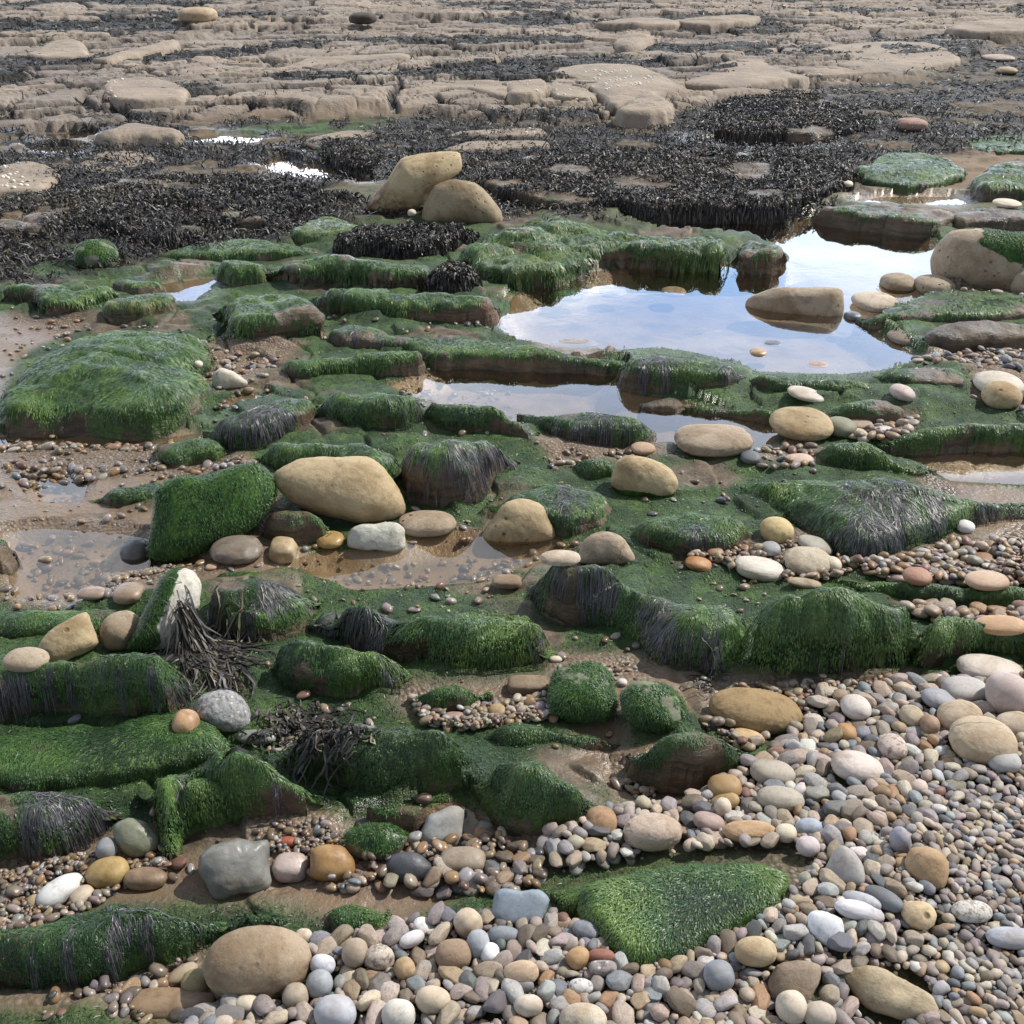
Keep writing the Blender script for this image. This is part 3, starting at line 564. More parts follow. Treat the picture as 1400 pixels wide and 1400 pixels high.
 ('stone','glossy brown pebble in the gravel left of the dark green egg',680,974,26,24,'olive','wet',dict(rot=-25,col=(.36,.25,.1))),
 ('stone','wet mauve stone in the gravel of the middle channel',622,982,34,18,'mauve','wet',dict(col=(.36,.23,.18))),
 ('stone','grey wet pebble left of the dark green egg',739,969,20,20,'mauve','wet',dict()),
 ('stone','white flat pebble above the dark green egg',760,901,18,9,'cream','smooth',dict()),
 ('stone','small white pebble between the two green eggs',851,933,13,11,'white','smooth',dict()),
 ('stone','brown layered rock piece behind the dark green egg',722,937,56,24,'brown','sand',dict(p=4,col=(.25,.18,.11))),
 ('stone','brown stone at the right end of the middle puddle',693,795,40,18,'brown','sand',dict(p=3,col=(.33,.25,.17))),
]
# pebble fields: outline, diameter median m, min, max, count, palette weights key
PEB = [
 ([(1420,900),(1400,930),(1250,935),(1120,950),(1085,1000),(1045,1045),(970,1080),(930,1110),(900,1130),(960,1165),(1110,1172),(1120,1200),(1090,1240),(1060,1275),(1000,1310),(900,1345),(840,1335),(800,1290),(745,1260),(640,1265),(550,1270),(520,1290),(440,1295),(420,1340),(330,1380),(270,1400),(260,1440),(1460,1440),(1460,900)], .0125,.005,.040, 16000,'mix'),
 ([(740,1150),(860,1110),(960,1100),(1110,1150),(1112,1178),(950,1174),(850,1181),(755,1195)], .017,.007,.035, 420,'mix'),
 ([(560,1190),(660,1170),(740,1170),(740,1215),(650,1225),(560,1210)], .022,.01,.035, 70,'wet'),
 ([(560,950),(660,965),(760,950),(760,985),(640,1000),(580,990)], .013,.006,.025, 330,'warm'),
 ([(960,1000),(1000,940),(1240,925),(1250,950),(1100,970),(1020,1030)], .015,.008,.03, 200,'warm'),
 ([(1150,770),(1230,770),(1300,745),(1420,740),(1420,806),(1300,800),(1200,790)], .022,.01,.05, 420,'warm'),
 ([(1225,835),(1290,830),(1420,842),(1420,874),(1340,862),(1260,850)], .02,.01,.045, 260,'warm'),
 ([(1100,735),(1170,775),(1150,792),(1080,790),(1000,775),(930,775),(960,745),(1040,750)], .016,.008,.03, 110,'warm'),
 ([(1240,490),(1300,488),(1420,460),(1420,570),(1330,560),(1320,520),(1260,500)], .03,.012,.07, 160,'mix'),
 ([(1270,400),(1330,385),(1420,392),(1420,412),(1320,408)], .04,.015,.08, 60,'mix'),
 ([(1130,585),(1250,575),(1240,600),(1180,605)], .025,.012,.04, 60,'warm'),
 ([(1030,615),(1110,610),(1120,640),(1040,640)], .025,.012,.035, 30,'warm'),
 ([(0,1190),(110,1165),(220,1160),(240,1200),(150,1215),(100,1255),(0,1290)], .012,.005,.025, 300,'wet'),
 ([(330,1130),(440,1120),(470,1140),(440,1165),(370,1165)], .012,.006,.022, 120,'wet'),
 ([(200,1330),(260,1300),(290,1345),(260,1400),(150,1400),(0,1400),(0,1370),(100,1365)], .017,.006,.03, 45,'wet'),
 ([(380,1150),(560,1130),(680,1130),(720,1160),(640,1200),(560,1210),(440,1215)], .016,.008,.03, 90,'wet'),
 ([(130,770),(220,765),(300,770),(200,800),(150,800)], .014,.006,.03, 120,'wet'),
 ([(0,600),(200,600),(320,630),(280,660),(100,650),(0,660)], .022,.01,.05, 160,'wet'),
 ([(290,640),(340,630),(360,660),(380,720),(340,740),(300,660)], .02,.01,.03, 40,'wet'),
 ([(720,600),(900,610),(900,630),(760,640)], .016,.008,.03, 40,'wet'),
 ([(740,900),(860,905),(880,930),(760,930)], .012,.006,.02, 40,'warm'),
 ([(830,1050),(900,1060),(900,1080),(850,1080)], .012,.006,.02, 30,'warm'),
 ([(200,470),(330,470),(420,480),(340,530),(280,530)], .022,.01,.04, 60,'warm'),
 ([(0,720),(170,720),(300,790),(100,830),(0,820)], .016,.008,.035, 50,'wet'),
 ([(0,420),(700,420),(700,600),(1150,600),(1150,900),(1000,950),(800,1100),(0,1250)], .014,.006,.03, 900,'wet'),
 ([(1462,890),(1950,860),(1950,1460),(1462,1460)], .014,.006,.036, 5000,'mix'),
]
# ---------------------------------------------------------------- materials
def mat_ground():
    M = NT('shore'); n = M
    P = n.pos()
    moss, wr, gr, far, wet = (n.attr(k) for k in ('moss', 'wrack', 'gravel', 'far', 'wet'))
    tone = n.attr('tone')
    nz1 = n.noise(3.0, 6); nz2 = n.noise(22, 5); nz3 = n.noise(140, 3)
    sand = n.mix(nz1, (.135, .10, .068), (.24, .18, .125))
    sand = n.mix(n.ramp(nz2, [(.42, 0.), (.62, 1.)]), sand, (.2, .135, .082))
    sand = n.mix(n.ramp(nz3, [(.55, 0.), (.7, .55)]), sand, (.10, .075, .05))
    rocky = n.mix(n.ramp(nz2, [(.38, 0.), (.62, 1.)]), (.06, .046, .03), (.155, .115, .072))
    rocky = n.mix(n.ramp(nz3, [(.45, 0.), (.65, .8)]), rocky, (.05, .042, .026))
    sand = n.mix(n.attr('rocky'), sand, rocky)
    bed = n.mix(n.ramp(n.noise(8, 5), [(.4, 0.), (.65, 1.)]), (.3, .225, .15), (.17, .125, .08))
    sand = n.mix(n.attr('pool'), sand, bed)
    # gritty gravel
    vg = n.voro(95, out='Color')
    grit = n.ramp(n.sep(vg, 0), [(0., (.12, .09, .065)), (.3, (.25, .18, .12)), (.55, (.19, .165, .155)), (.8, (.31, .25, .19)), (1., (.37, .33, .28))])
    gd = n.voro(95)
    grit = n.mix(n.ramp(gd, [(.3, 0.), (.6, .8)]), grit, (.07, .05, .035))
    col = n.mix(gr, sand, grit)
    # far rock
    rk = n.mix(n.ramp(n.noise(.9, 6), [(.35, 0.), (.65, 1.)]), (.21, .17, .135), (.335, .272, .205))
    rk = n.mix(n.ramp(n.noise(7, 6, .65), [(.5, 0.), (.72, .7)]), rk, (.19, .15, .115))
    rk = n.mix(n.ramp(n.noise(30, 3), [(.6, 0.), (.75, .6)]), rk, (.11, .09, .07))
    rk = n.mix(tone, n.mix(1, rk, (.74, .77, .84), 'MULTIPLY'), rk)
    col = n.mix(far, col, rk)
    mo = n.mix(n.ramp(n.noise(9, 5), [(.4, 0.), (.65, 1.)]), (.018, .05, .014), (.07, .135, .028))
    mo = n.mix(n.ramp(n.noise(55, 4), [(.45, 0.), (.7, .8)]), mo, (.018, .035, .014))
    col = n.mix(moss, col, mo)
    wk = n.mix(n.ramp(n.noise(40, 4, .7), [(.45, 0.), (.7, 1.)]), (.012, .012, .012), (.04, .036, .028))
    col = n.mix(wr, col, wk)
    ro = n.math('SUBTRACT', .9, n.math('MULTIPLY', wet, n.ramp(n.noise(6, 3), [(.35, .75), (.65, .45)])))
    h = n.math('ADD', n.math('MULTIPLY', n.noise(60, 6, .6), .5), n.math('MULTIPLY', gr, n.math('SUBTRACT', 1., gd)))
    h = n.math('ADD', h, n.math('MULTIPLY', moss, n.math('MULTIPLY', n.noise(170, 3, .7), .9)))
    h = n.math('ADD', h, n.math('MULTIPLY', far, n.math('MULTIPLY', n.noise(9, 7, .65), 4.0)))
    h = n.math('ADD', h, n.math('MULTIPLY', wr, n.math('MULTIPLY', n.noise(28, 3, .7), 4.0)))
    return M.set(Base_Color=col, Roughness=ro, Normal=n.bump(h, .8, .012), Specular_IOR_Level=.5)


def mat_ledge(bare=False):
    M = NT('bare_rock' if bare else 'ledge_rock'); n = M
    P = n.pos()
    moss, wr = n.attr('moss'), n.attr('wrack')
    z = n.sep(P, 2)
    if bare:
        rk = n.mix(n.ramp(n.noise(1.6, 6), [(.35, 0.), (.65, 1.)]), (.215, .175, .138), (.33, .268, .203))
        rk = n.mix(n.ramp(n.noise(9, 6, .65), [(.5, 0.), (.72, .65)]), rk, (.19, .15, .11))
        rk = n.mix(n.ramp(n.noise(45, 3), [(.6, 0.), (.75, .7)]), rk, (.11, .09, .07))
    else:
        rk = n.mix(n.ramp(n.noise(5, 6), [(.35, 0.), (.65, 1.)]), (.06, .048, .03), (.165, .125, .078))
        rk = n.mix(n.ramp(n.noise(30, 5, .65), [(.45, 0.), (.7, .8)]), rk, (.06, .05, .03))
        rk = n.mix(n.math('MULTIPLY', n.attr('red'), n.ramp(n.noise(14, 3), [(.4, 0.), (.55, 1.)])), rk, (.2, .09, .055))
    mp = n.n('ShaderNodeMapping'); mp.inputs['Scale'].default_value = (5, 5, 42); n.t.links.new(P, mp.inputs[0])
    band = n.noise(1, 5, .6, mp.outputs[0])
    if not bare: rk = n.mix(n.ramp(band, [(.36, .9), (.5, 0.)]), rk, (.05, .038, .026))
    mo = n.mix(n.ramp(n.noise(11, 5), [(.4, 0.), (.62, 1.)]), (.02, .06, .015), (.078, .155, .03))
    mo = n.mix(n.ramp(n.noise(80, 4), [(.45, 0.), (.7, .8)]), mo, (.014, .032, .012))
    mo = n.mix(n.ramp(n.noise(210, 2), [(.5, 0.), (.72, .7)]), mo, (.15, .2, .06))
    mo = n.mix(n.math('MULTIPLY', n.attr('yel'), n.ramp(n.noise(18, 4), [(.46, 0.), (.6, 1.)])), mo, (.2, .17, .05))
    mo = n.mix(n.attr('purple'), mo, n.mix(n.ramp(n.noise(60, 3, .7), [(.4, 0.), (.65, 1.)]), (.035, .031, .038), (.12, .11, .125)))
    e = n.math('ADD', moss, n.math('MULTIPLY', n.math('SUBTRACT', n.noise(38, 4), .5), .9))
    col = n.mix(n.ramp(e, [(.4, 0.), (.56, 1.)]), rk, mo)
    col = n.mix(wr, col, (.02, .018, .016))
    h = n.math('ADD', n.noise(45, 7, .65), n.math('MULTIPLY', band, .8)) if not bare else n.math('ADD', n.noise(30, 7, .65), n.math('MULTIPLY', n.noise(6, 4), 2.))
    return M.set(Base_Color=col, Roughness=.9 if bare else n.ramp(n.noise(12, 3), [(.4, .3), (.6, .6)]), Normal=n.bump(h, .9, .012), Specular_IOR_Level=.4)


def mat_stone(kind):
    M = NT('stone_' + kind); n = M
    oi = n.n('ShaderNodeObjectInfo'); base = oi.outputs['Color']; rnd = oi.outputs['Random']
    off = n.n('ShaderNodeVectorMath'); off.operation = 'ADD'
    n.t.links.new(n.pos(), off.inputs[0])
    cmb = n.n('ShaderNodeCombineXYZ')
    for i in range(3): n.t.links.new(n.math('MULTIPLY', rnd, 37.0 + i * 11), cmb.inputs[i])
    n.t.links.new(cmb.outputs[0], off.inputs[1]); v = off.outputs[0]
    dark = n.mix(1, base, (.6, .55, .48), 'MULTIPLY'); light = n.mix(1, base, (1.12, 1.12, 1.12), 'MULTIPLY')
    big = n.ramp(n.noise(7, 5, .6, v), [(.36, 0.), (.64, 1.)])
    col = n.mix(big, light, base)
    rough = .75; hs = .25; spec = .3
    h = n.noise(70, 6, .65, v)
    if kind in ('sand', 'mossy'):
        col = n.mix(n.ramp(n.noise(13, 5, .65, v, dist=.6), [(.52, 0.), (.68, .75)]), col, dark)
        col = n.mix(n.ramp(n.noise(210, 3, .6, v), [(.52, 0.), (.7, .45)]), col, dark)
        wob = n.n('ShaderNodeVectorMath'); wob.operation = 'ADD'; n.t.links.new(v, wob.inputs[0])
        ws = n.n('ShaderNodeVectorMath'); ws.operation = 'SCALE'; ws.inputs['Scale'].default_value = .16; n.t.links.new(n.noise(5, 4, .6, v, 'Color'), ws.inputs[0]); n.t.links.new(ws.outputs[0], wob.inputs[1])
        ck = n.ramp(n.voro(4.2, 'DISTANCE_TO_EDGE', wob.outputs[0]), [(.0, 1.), (.014, 0.)])
        ck = n.math('MULTIPLY', ck, n.ramp(n.noise(4.3, 3, .5, v), [(.54, 0.), (.64, .45)]))
        col = n.mix(ck, col, n.mix(1, base, (.3, .25, .2), 'MULTIPLY'))
        h = n.math('SUBTRACT', h, ck)
        pits = n.ramp(n.voro(26, vec=v), [(.1, 1.), (.2, 0.)])
        pits = n.math('MULTIPLY', pits, n.ramp(n.noise(6, 2, .5, v), [(.48, 0.), (.6, 1.)]))
        col = n.mix(pits, col, n.mix(1, base, (.28, .24, .2), 'MULTIPLY'))
        h = n.math('SUBTRACT', h, n.math('MULTIPLY', pits, 1.5)); rough = .85; hs = .5
    if kind in ('sand', 'smooth', 'wet'):
        col = n.mix(n.ramp(n.noise(4.5, 6, .65, v, dist=.8), [(.48, 0.), (.64, .75)]), col, n.mix(1, base, (.6, .5, .4), 'MULTIPLY'))
        col = n.mix(n.ramp(n.noise(34, 4, .7, v), [(.56, 0.), (.7, .5)]), col, n.mix(1, base, (.45, .4, .35), 'MULTIPLY'))
    if kind == 'speck':
        col = n.mix(n.ramp(n.noise(90, 3, .7, v), [(.5, 0.), (.6, .8)]), col, n.mix(1, base, (.4, .38, .36), 'MULTIPLY'))
        col = n.mix(n.ramp(n.voro(70, vec=v), [(.12, .8), (.25, 0.)]), col, (.6, .58, .52)); hs = .6
    if kind == 'smooth':
        col = n.mix(n.ramp(n.noise(160, 3, .6, v), [(.5, 0.), (.7, .4)]), col, dark); rough = .62; hs = .12; spec = .35
    if kind == 'wet':
        col = n.mix(n.ramp(n.noise(24, 5, .6, v), [(.5, 0.), (.68, .8)]), col, dark)
        rough = n.ramp(n.noise(14, 4, .6, v), [(.4, .26), (.62, .6)]); hs = .3; spec = .45
    col = n.mix(n.math('MULTIPLY', n.attr('rust'), n.ramp(n.noise(16, 5, .7, v), [(.4, .2), (.55, 1.)])), col, (.11, .05, .03))
    e = n.math('ADD', n.attr('moss'), n.math('MULTIPLY', n.math('SUBTRACT', n.noise(26, 4, .6, v), .5), .8))
    mo = n.mix(n.ramp(n.noise(30, 4, .6, v), [(.38, 0.), (.65, 1.)]), (.016, .045, .012), (.055, .12, .02))
    ef = n.ramp(e, [(.42, 0.), (.56, 1.)])
    col = n.mix(ef, col, mo)
    return M.set(Base_Color=col, Roughness=rough, Normal=n.bump(h, hs, .006), Specular_IOR_Level=spec)


def mat_pebbles():
    M = NT('pebble_mix'); n = M
    c = n.attr('col', 'Vector')
    n1 = n.noise(110, 4); n2 = n.noise(420, 3)
    col = n.mix(n.ramp(n1, [(.45, 0.), (.65, .55)]), c, n.mix(1, c, (.62, .58, .54), 'MULTIPLY'))
    col = n.mix(n.ramp(n2, [(.52, 0.), (.7, .4)]), col, n.mix(1, c, (.55, .5, .46), 'MULTIPLY'))
    w = n.attr('wet')
    return M.set(Base_Color=col, Roughness=n.math('SUBTRACT', .66, n.math('MULTIPLY', w, .46)), Normal=n.bump(n2, .15, .002), Specular_IOR_Level=.4)


def mat_strand(name, a, b, c, rough, spec=.5):
    M = NT(name); n = M
    t = n.attr('t')
    col = n.ramp(t, [(0., a), (.55, b), (1., c)])
    return M.set(Base_Color=col, Roughness=rough, Specular_IOR_Level=spec)


def mat_water():
    M = NT('pool_water'); n = M
    n.t.nodes.remove(n.b)
    tr = n.n('ShaderNodeBsdfTransparent'); tr.inputs[0].default_value = (.88, .82, .72, 1)
    gl = n.n('ShaderNodeBsdfGlossy'); gl.inputs['Roughness'].default_value = 0.01
    nb = n.bump(n.math('ADD', n.noise(5, 3), n.math('MULTIPLY', n.noise(24, 2), .25)), .05, .012)
    lw = n.n('ShaderNodeLayerWeight'); lw.inputs[0].default_value = .5
    n.t.links.new(nb, gl.inputs['Normal']); n.t.links.new(nb, lw.inputs['Normal'])
    # Schlick reflectance, the same from above and below
    fr = n.math('ADD', .09, n.math('MULTIPLY', n.math('POWER', lw.outputs['Facing'], 2.7), .91), True)
    mx = n.n('ShaderNodeMixShader'); n.t.links.new(fr, mx.inputs[0]); n.l(tr, 0, mx, 1); n.l(gl, 0, mx, 2); n.l(mx, 0, n.out, 0)
    return M.m


GM = mat_ground(); LM = mat_ledge(); BM = mat_ledge(True); WM = mat_water(); PM = mat_pebbles()
SM = {k: mat_stone(k) for k in ('sand', 'grey', 'smooth', 'wet', 'speck', 'mossy')}
GREEN = mat_strand('green_algae', (.012, .036, .012), (.044, .105, .024), (.125, .2, .045), .42, .4)
PURP = mat_strand('purple_weed', (.04, .037, .043), (.085, .078, .09), (.14, .13, .147), .42, .55)
WRK = mat_strand('bladderwrack_fronds', (.016, .015, .014), (.055, .05, .045), (.17, .14, .085), .5, .5)
BARN = NT('barnacle_shell').set(Base_Color=(.62, .58, .5), Roughness=.8)

# ---------------------------------------------------------------- terrain
PL = [(at(*np.array(p, float).T, 0.0), d) for p, d in POOLS]
PLD = [(dens(p, 4), d) for p, d in PL]
BK = at(*np.array(BANK, float).T, 0.0)
FARP = at(*np.array(FAR, float).T, 0.08)
WZ = at(*np.array(WRACKZ, float).T, 0.06)
SD = [dens(at(*np.array(p, float).T, 0.0), 3) for p in SANDS]
PB = [at(*np.array(p[0], float).T, 0.0) for p in PEB]


def sdb(x, y, poly, m=.6):
    """signed distance, computed only near the polygon's bounding box"""
    lo = poly.min(0) - m; hi = poly.max(0) + m
    k = (x > lo[0]) & (x < hi[0]) & (y > lo[1]) & (y < hi[1])
    r = np.full(x.shape, -m)
    if k.any(): r[k] = np.maximum(sdpoly(x[k], y[k], poly), -m)
    return r


def terrain(x, y, masks=False):
    x = np.asarray(x, float); y = np.asarray(y, float)
    sf = sdb(x, y, FARP, 2.) + (fbm(x * .9, y * .9, 5, 3) - .5) * 1.2
    far = ss(-.12, .18, sf)
    z = .024 + .05 * (fbm(x * 1.3, y * 1.3, 1, 4) - .5) + .018 * (fbm(x * 7, y * 7, 2, 3) - .5)
    # little stone plates between the ledges
    wx = x + .1 * fbm(x * 4, y * 4, 8, 3); wy = y + .1 * fbm(x * 4, y * 4, 9, 3)
    f1, f2, cid, _, _ = vor(wx * 4.2, wy * 6., 21)
    bank = ss(-.03, .4, sdb(x, y, BK, 1.))
    plate = (cid > .55) * ss(0, .12, f2 - f1) * (1 - bank)
    z = z + plate * .016
    rg = ss(7.2, 5.4, y) * (1 - bank)
    q1 = fbm(x * 2.4 + .5 * fbm(x * 3, y * 3, 13, 2), y * 3.2, 11, 4); e1, e2, eid, _, _ = vor(wx * 3.1, wy * 4.4, 14)
    relief = (.07 * (q1 - .45) + .025 * (eid - .4) * ss(0, .25, e2 - e1))
    relief = np.where(relief > 0, relief, relief * .35)
    z = z + rg * (relief + .022 * (fbm(x * 10, y * 12, 15, 3) - .5))
    sand = np.zeros(x.shape)
    for p in SD: sand = np.maximum(sand, ss(-.05, .05, sdb(x, y, p, .3)))
    z = z * (1 - .8 * sand) + .010 * sand
    wz = ss(-.1, .3, sdb(x, y, WZ, 1.))
    z = z + wz * (.008 + .05 * (fbm(x * .9, y * 1.1, 31, 3) - .42).clip(0))
    z = z + bank * (.05 + .03 * (fbm(x * 1.7, y * 1.7, 41, 3) - .5))
    # rock platform: stepped beds split by joints
    u = x + .55 * (fbm(x * .5, y * .5, 51, 3) - .5) * 2; v = y + .55 * (fbm(x * .5, y * .5, 52, 3) - .5) * 2
    v2 = v - .28 * u
    g1, g2, gid, gx, gy = vor(u * .62 + .3 * v2, v2 * 1.05, 54)
    h1, h2, hid, hx, hy = vor(u * 1.7, v2 * 2.4 - .2 * u, 55)
    cu = hx / 1.7; cv = (hy + .2 * cu) / 2.4        # every block of the pavement keeps one level
    t = fbm(cu * .3, cv * .6, 53, 4) * 15; step = t * .015
    cr1 = 1 - ss(.02, .07, g2 - g1); cr2 = (1 - ss(.05, .11, h2 - h1)) * ss(.36, .46, fbm(x * .8, y * .8, 56, 2))
    tilt = (gid - .5) * .09 * (v2 * 1.05 - gy) + (gid * 7 % 1 - .5) * .06
    dome = .02 * (1 - g1).clip(0, 1)
    zf = .0 + step - .09 + .3 * tilt + dome + (hid - .5) * .035 + .05 * (hid * 5 % 1 - .5) * (v2 * 2.4 - .2 * u - hy) - .07 * cr1 - .05 * cr2 + .03 * (fbm(x * 3, y * 3, 57, 4) - .5)
    k1, k2, kid, _, _ = vor(u * 3.1 + .4 * fbm(x * 5, y * 5, 58, 2), v2 * 4.6, 59)
    zf = zf + (kid - .5) * .022 - .028 * (1 - ss(.0, .12, k2 - k1)) + .012 * (fbm(x * 9, y * 12, 50, 3) - .5)
    zf = .06 + zf * .9 + .004 * (y - 9).clip(0, 14)
    zf = np.maximum(zf, .015)
    z = z * (1 - far) + zf * far
    wetp = np.zeros(x.shape); pool = np.zeros(x.shape)
    for p, d in PLD:
        s = sdb(x, y, p, .5)
        m = ss(-.02, .14 if d > .03 else .07, s)
        z = np.where(s > -.02, np.minimum(z, .012), z)
        z = z * (1 - m) - d * m
        wetp = np.maximum(wetp, ss(-.25, .0, s)); pool = np.maximum(pool, ss(-.02, .03, s))
    z = z - 1.2 * ss(42, 60, y)
    if not masks: return z
    pat = fbm(x * .55, y * .9, 61, 4)
    hollow = ss(.05, .0, zf) * .7
    xr = ss(1.0, 6.0, x) * ss(18, 9, y) * .10 + ss(-5, -9, x) * .05
    wfar = np.maximum(np.maximum(cr1, cr2 * .9) * ss(.25, .35, fbm(x * 1.2, y * 1.6, 63, 3)) , ss(.60, .635, pat + hollow * .2 + xr))
    wr = np.maximum(far * wfar, (1 - far) * wz * ss(.34, .40, fbm(x * 2.2, y * 3.0, 62, 4)))
    gp = ss(-.05, .1, sdb(x, y, GP1, .4)) * ss(.3, .4, fbm(x * 2, y * 2, 73, 3))
    wr *= (z > -.005) * (1 - gp)
    mossn = ss(.27, .42, fbm(x * 3.2, y * 4.4, 71, 4) + 2.2 * (relief - .004).clip(-.03, .06))
    reg = ss(7.2, 5.4, y) * (1 - bank) * (1 - sand)
    for p in PB[1:-2]:
        reg = reg * (1 - ss(-.05, .03, sdb(x, y, p, .3)))
    moss = mossn * reg * (1 - far) * (1 - wr) * (z > .0)
    moss = np.maximum(moss, .95 * gp)
    grav = np.maximum(bank, .8 * sand * ss(.5, .62, fbm(x * 2.5, y * 2.5, 72, 3)))
    for p in PB[1:-2]:
        grav = np.maximum(grav, .55 * ss(-.06, .03, sdb(x, y, p, .3)))
    grav = grav * (1 - far) * (1 - moss) * (1 - .7 * pool)
    wet = np.maximum(wetp, .9 * sand + .35 * reg) * (1 - .9 * far)
    wet = np.clip(wet + .3 * wr, 0, 1) * (1 - bank)
    return z, dict(moss=moss, wrack=wr, gravel=grav, far=far, wet=wet, tone=np.clip(.6 * ss(.3, .7, gid) + .4 * (hid * 3 % 1), 0, 1), pool=pool, rocky=np.clip(np.maximum(reg * 1.1, wz) * (1 - wetp * .5), 0, 1) * (1 - far))


GP1 = dens(at(*np.array([(290,173),(400,161),(545,155),(552,165),(470,178),(330,183)], float).T, .06), 3)

# ---------------------------------------------------------------- near raster of heights (for resting stones on things)
HX0, HX1, HY0, HY1, HC = -3.4, 3.9, .55, 6.8, .005
hx = np.arange(HX0, HX1, HC); hy = np.arange(HY0, HY1, HC)
HXX, HYY = np.meshgrid(hx, hy)
# the terrain is smooth at this size: sample it coarser, then upsample
cx_ = np.arange(HX0, HX1 + .03, .02); cy_ = np.arange(HY0, HY1 + .03, .02)
CX, CY = np.meshgrid(cx_, cy_); CZ = terrain(CX, CY)
def bil(Z, x0, y0, d, x, y):
    gx = np.clip((x - x0) / d, 0, Z.shape[1] - 1.001); gy = np.clip((y - y0) / d, 0, Z.shape[0] - 1.001)
    i = gx.astype(int); j = gy.astype(int); fx = gx - i; fy = gy - j
    return (Z[j, i] * (1 - fx) + Z[j, i + 1] * fx) * (1 - fy) + (Z[j + 1, i] * (1 - fx) + Z[j + 1, i + 1] * fx) * fy
H = bil(CZ, HX0, HY0, .02, HXX, HYY)
OCC = np.zeros(H.shape, bool)          # where a ledge stands


H0 = None
def hit(u, v, A=None):
    """first point of the built surface met along the photo ray"""
    d = ray(u, v)[0]
    tt = np.linspace(.8, 9.5, 2600) / np.hypot(d[1], 0 * d[2] + .0)
    x = d[0] * tt; y = d[1] * tt; z = CAM_H + d[2] * tt
    ok = (x > HX0) & (x < HX1 - .02) & (y > HY0) & (y < HY1 - .02)
    hz = np.where(ok, bil(H if A is None else A, HX0, HY0, HC, x, y), -9)
    k = np.nonzero(ok & (z < hz))[0]
    if len(k): return x[k[0]], y[k[0]], hz[k[0]]
    p = at(u, v, .05)[0]
    for _ in range(3):
        zz = float(terrain(np.array([p[0]]), np.array([p[1]]))[0]); p = at(u, v, zz)[0]
    return p[0], p[1], zz


# ---------------------------------------------------------------- the shore as one sheet
def build_ground():
    rr = [.42]
    while rr[-1] < 46:
        r = rr[-1]; rr.append(r * (1.0042 if 1 < r < 24 else 1.009))
    while rr[-1] < 400: rr.append(rr[-1] * 1.12)
    rr = np.array(rr)
    ph = np.radians(np.concatenate([np.arange(-80, -40, .4), np.arange(-40, 40, .06), np.arange(40, 80.1, .4)]))
    R, PHI = np.meshgrid(rr, ph, indexing='ij')
    X = R * np.sin(PHI); Y = R * np.cos(PHI)
    Z, m = terrain(X, Y, True)
    nr, nc = R.shape
    idx = np.arange(nr * nc).reshape(nr, nc)
    F = np.stack([idx[:-1, :-1], idx[:-1, 1:], idx[1:, 1:], idx[1:, :-1]], -1).reshape(-1, 4)[:, ::-1]
    me = mesh_np('ground', np.stack([X, Y, Z], -1).reshape(-1, 3), F, GM, {k: v.ravel() for k, v in m.items()})
    o = link(bpy.data.objects.new('ground', me))
    tag(o, 'sandy and rocky shore with a cracked tan rock platform behind', 'shore', kind='structure')
    return o

build_ground()
s = 3000.
me = mesh_np('sea', [(-s, 40, -.55), (s, 40, -.55), (s, 6000, -.55), (-s, 6000, -.55)], np.array([[0, 1, 2, 3]]), NT('sea_water').set(Base_Color=(.02, .04, .05), Roughness=.15))
tag(link(bpy.data.objects.new('sea', me)), 'open sea beyond the rock platform', 'sea', kind='structure')

WL = ['wide tide pool reflecting blue sky and white clouds', 'tide pool in front of the wide one reflecting grey white cloud', 'puddle at the right edge mirroring pale sky', 'shallow middle puddle around the yellow boulders', 'shallow brown puddle near the left edge',
      'tiny puddle on the stony brown flat', 'small brown puddle behind the lens shaped green rock', 'bright white puddle left of the leaning boulders', 'white puddle left of the long low tan slab', 'white puddle right of the long low tan slab',
      'small white puddle below the long low tan slab', 'brown pool between the wrack hill and the reef wall', 'sliver of pale water by the white triangular stone', 'clear shallow channel around the grey wedge stone', 'thin water between the green rock and the orange stones',
      'shallow brown pool below the smooth green mound', 'trickle of water by the algae topped tan boulder', 'brown trickle below the large low green slab', 'leftmost far puddle at the top edge', 'far puddle below the top left one', 'far puddle right of the top left one', 'far puddle behind the lone tan boulder', 'far puddle right of the lone tan boulder']
for (p, d), lab in zip(PLD, WL):
    lo = p.min(0) - .1; hi = p.max(0) + .1
    st = max(.02, (hi - lo).max() / 90)
    gx, gy = np.meshgrid(np.arange(lo[0], hi[0] + st, st), np.arange(lo[1], hi[1] + st, st))
    s_ = sdpoly(gx, gy, p)
    idx = np.arange(gx.size).reshape(gx.shape)
    F = np.stack([idx[:-1, :-1], idx[:-1, 1:], idx[1:, 1:], idx[1:, :-1]], -1).reshape(-1, 4)
    k = (s_.ravel()[F] > -.06).any(1)
    F = F[k]; us = np.unique(F); rem = np.full(gx.size, -1); rem[us] = np.arange(len(us))
    V = np.stack([gx.ravel(), gy.ravel(), np.zeros(gx.size)], 1)[us]
    me = mesh_np('water', V, rem[F], WM)
    tag(link(bpy.data.objects.new('water', me)), lab, 'tide pool', kind='structure')


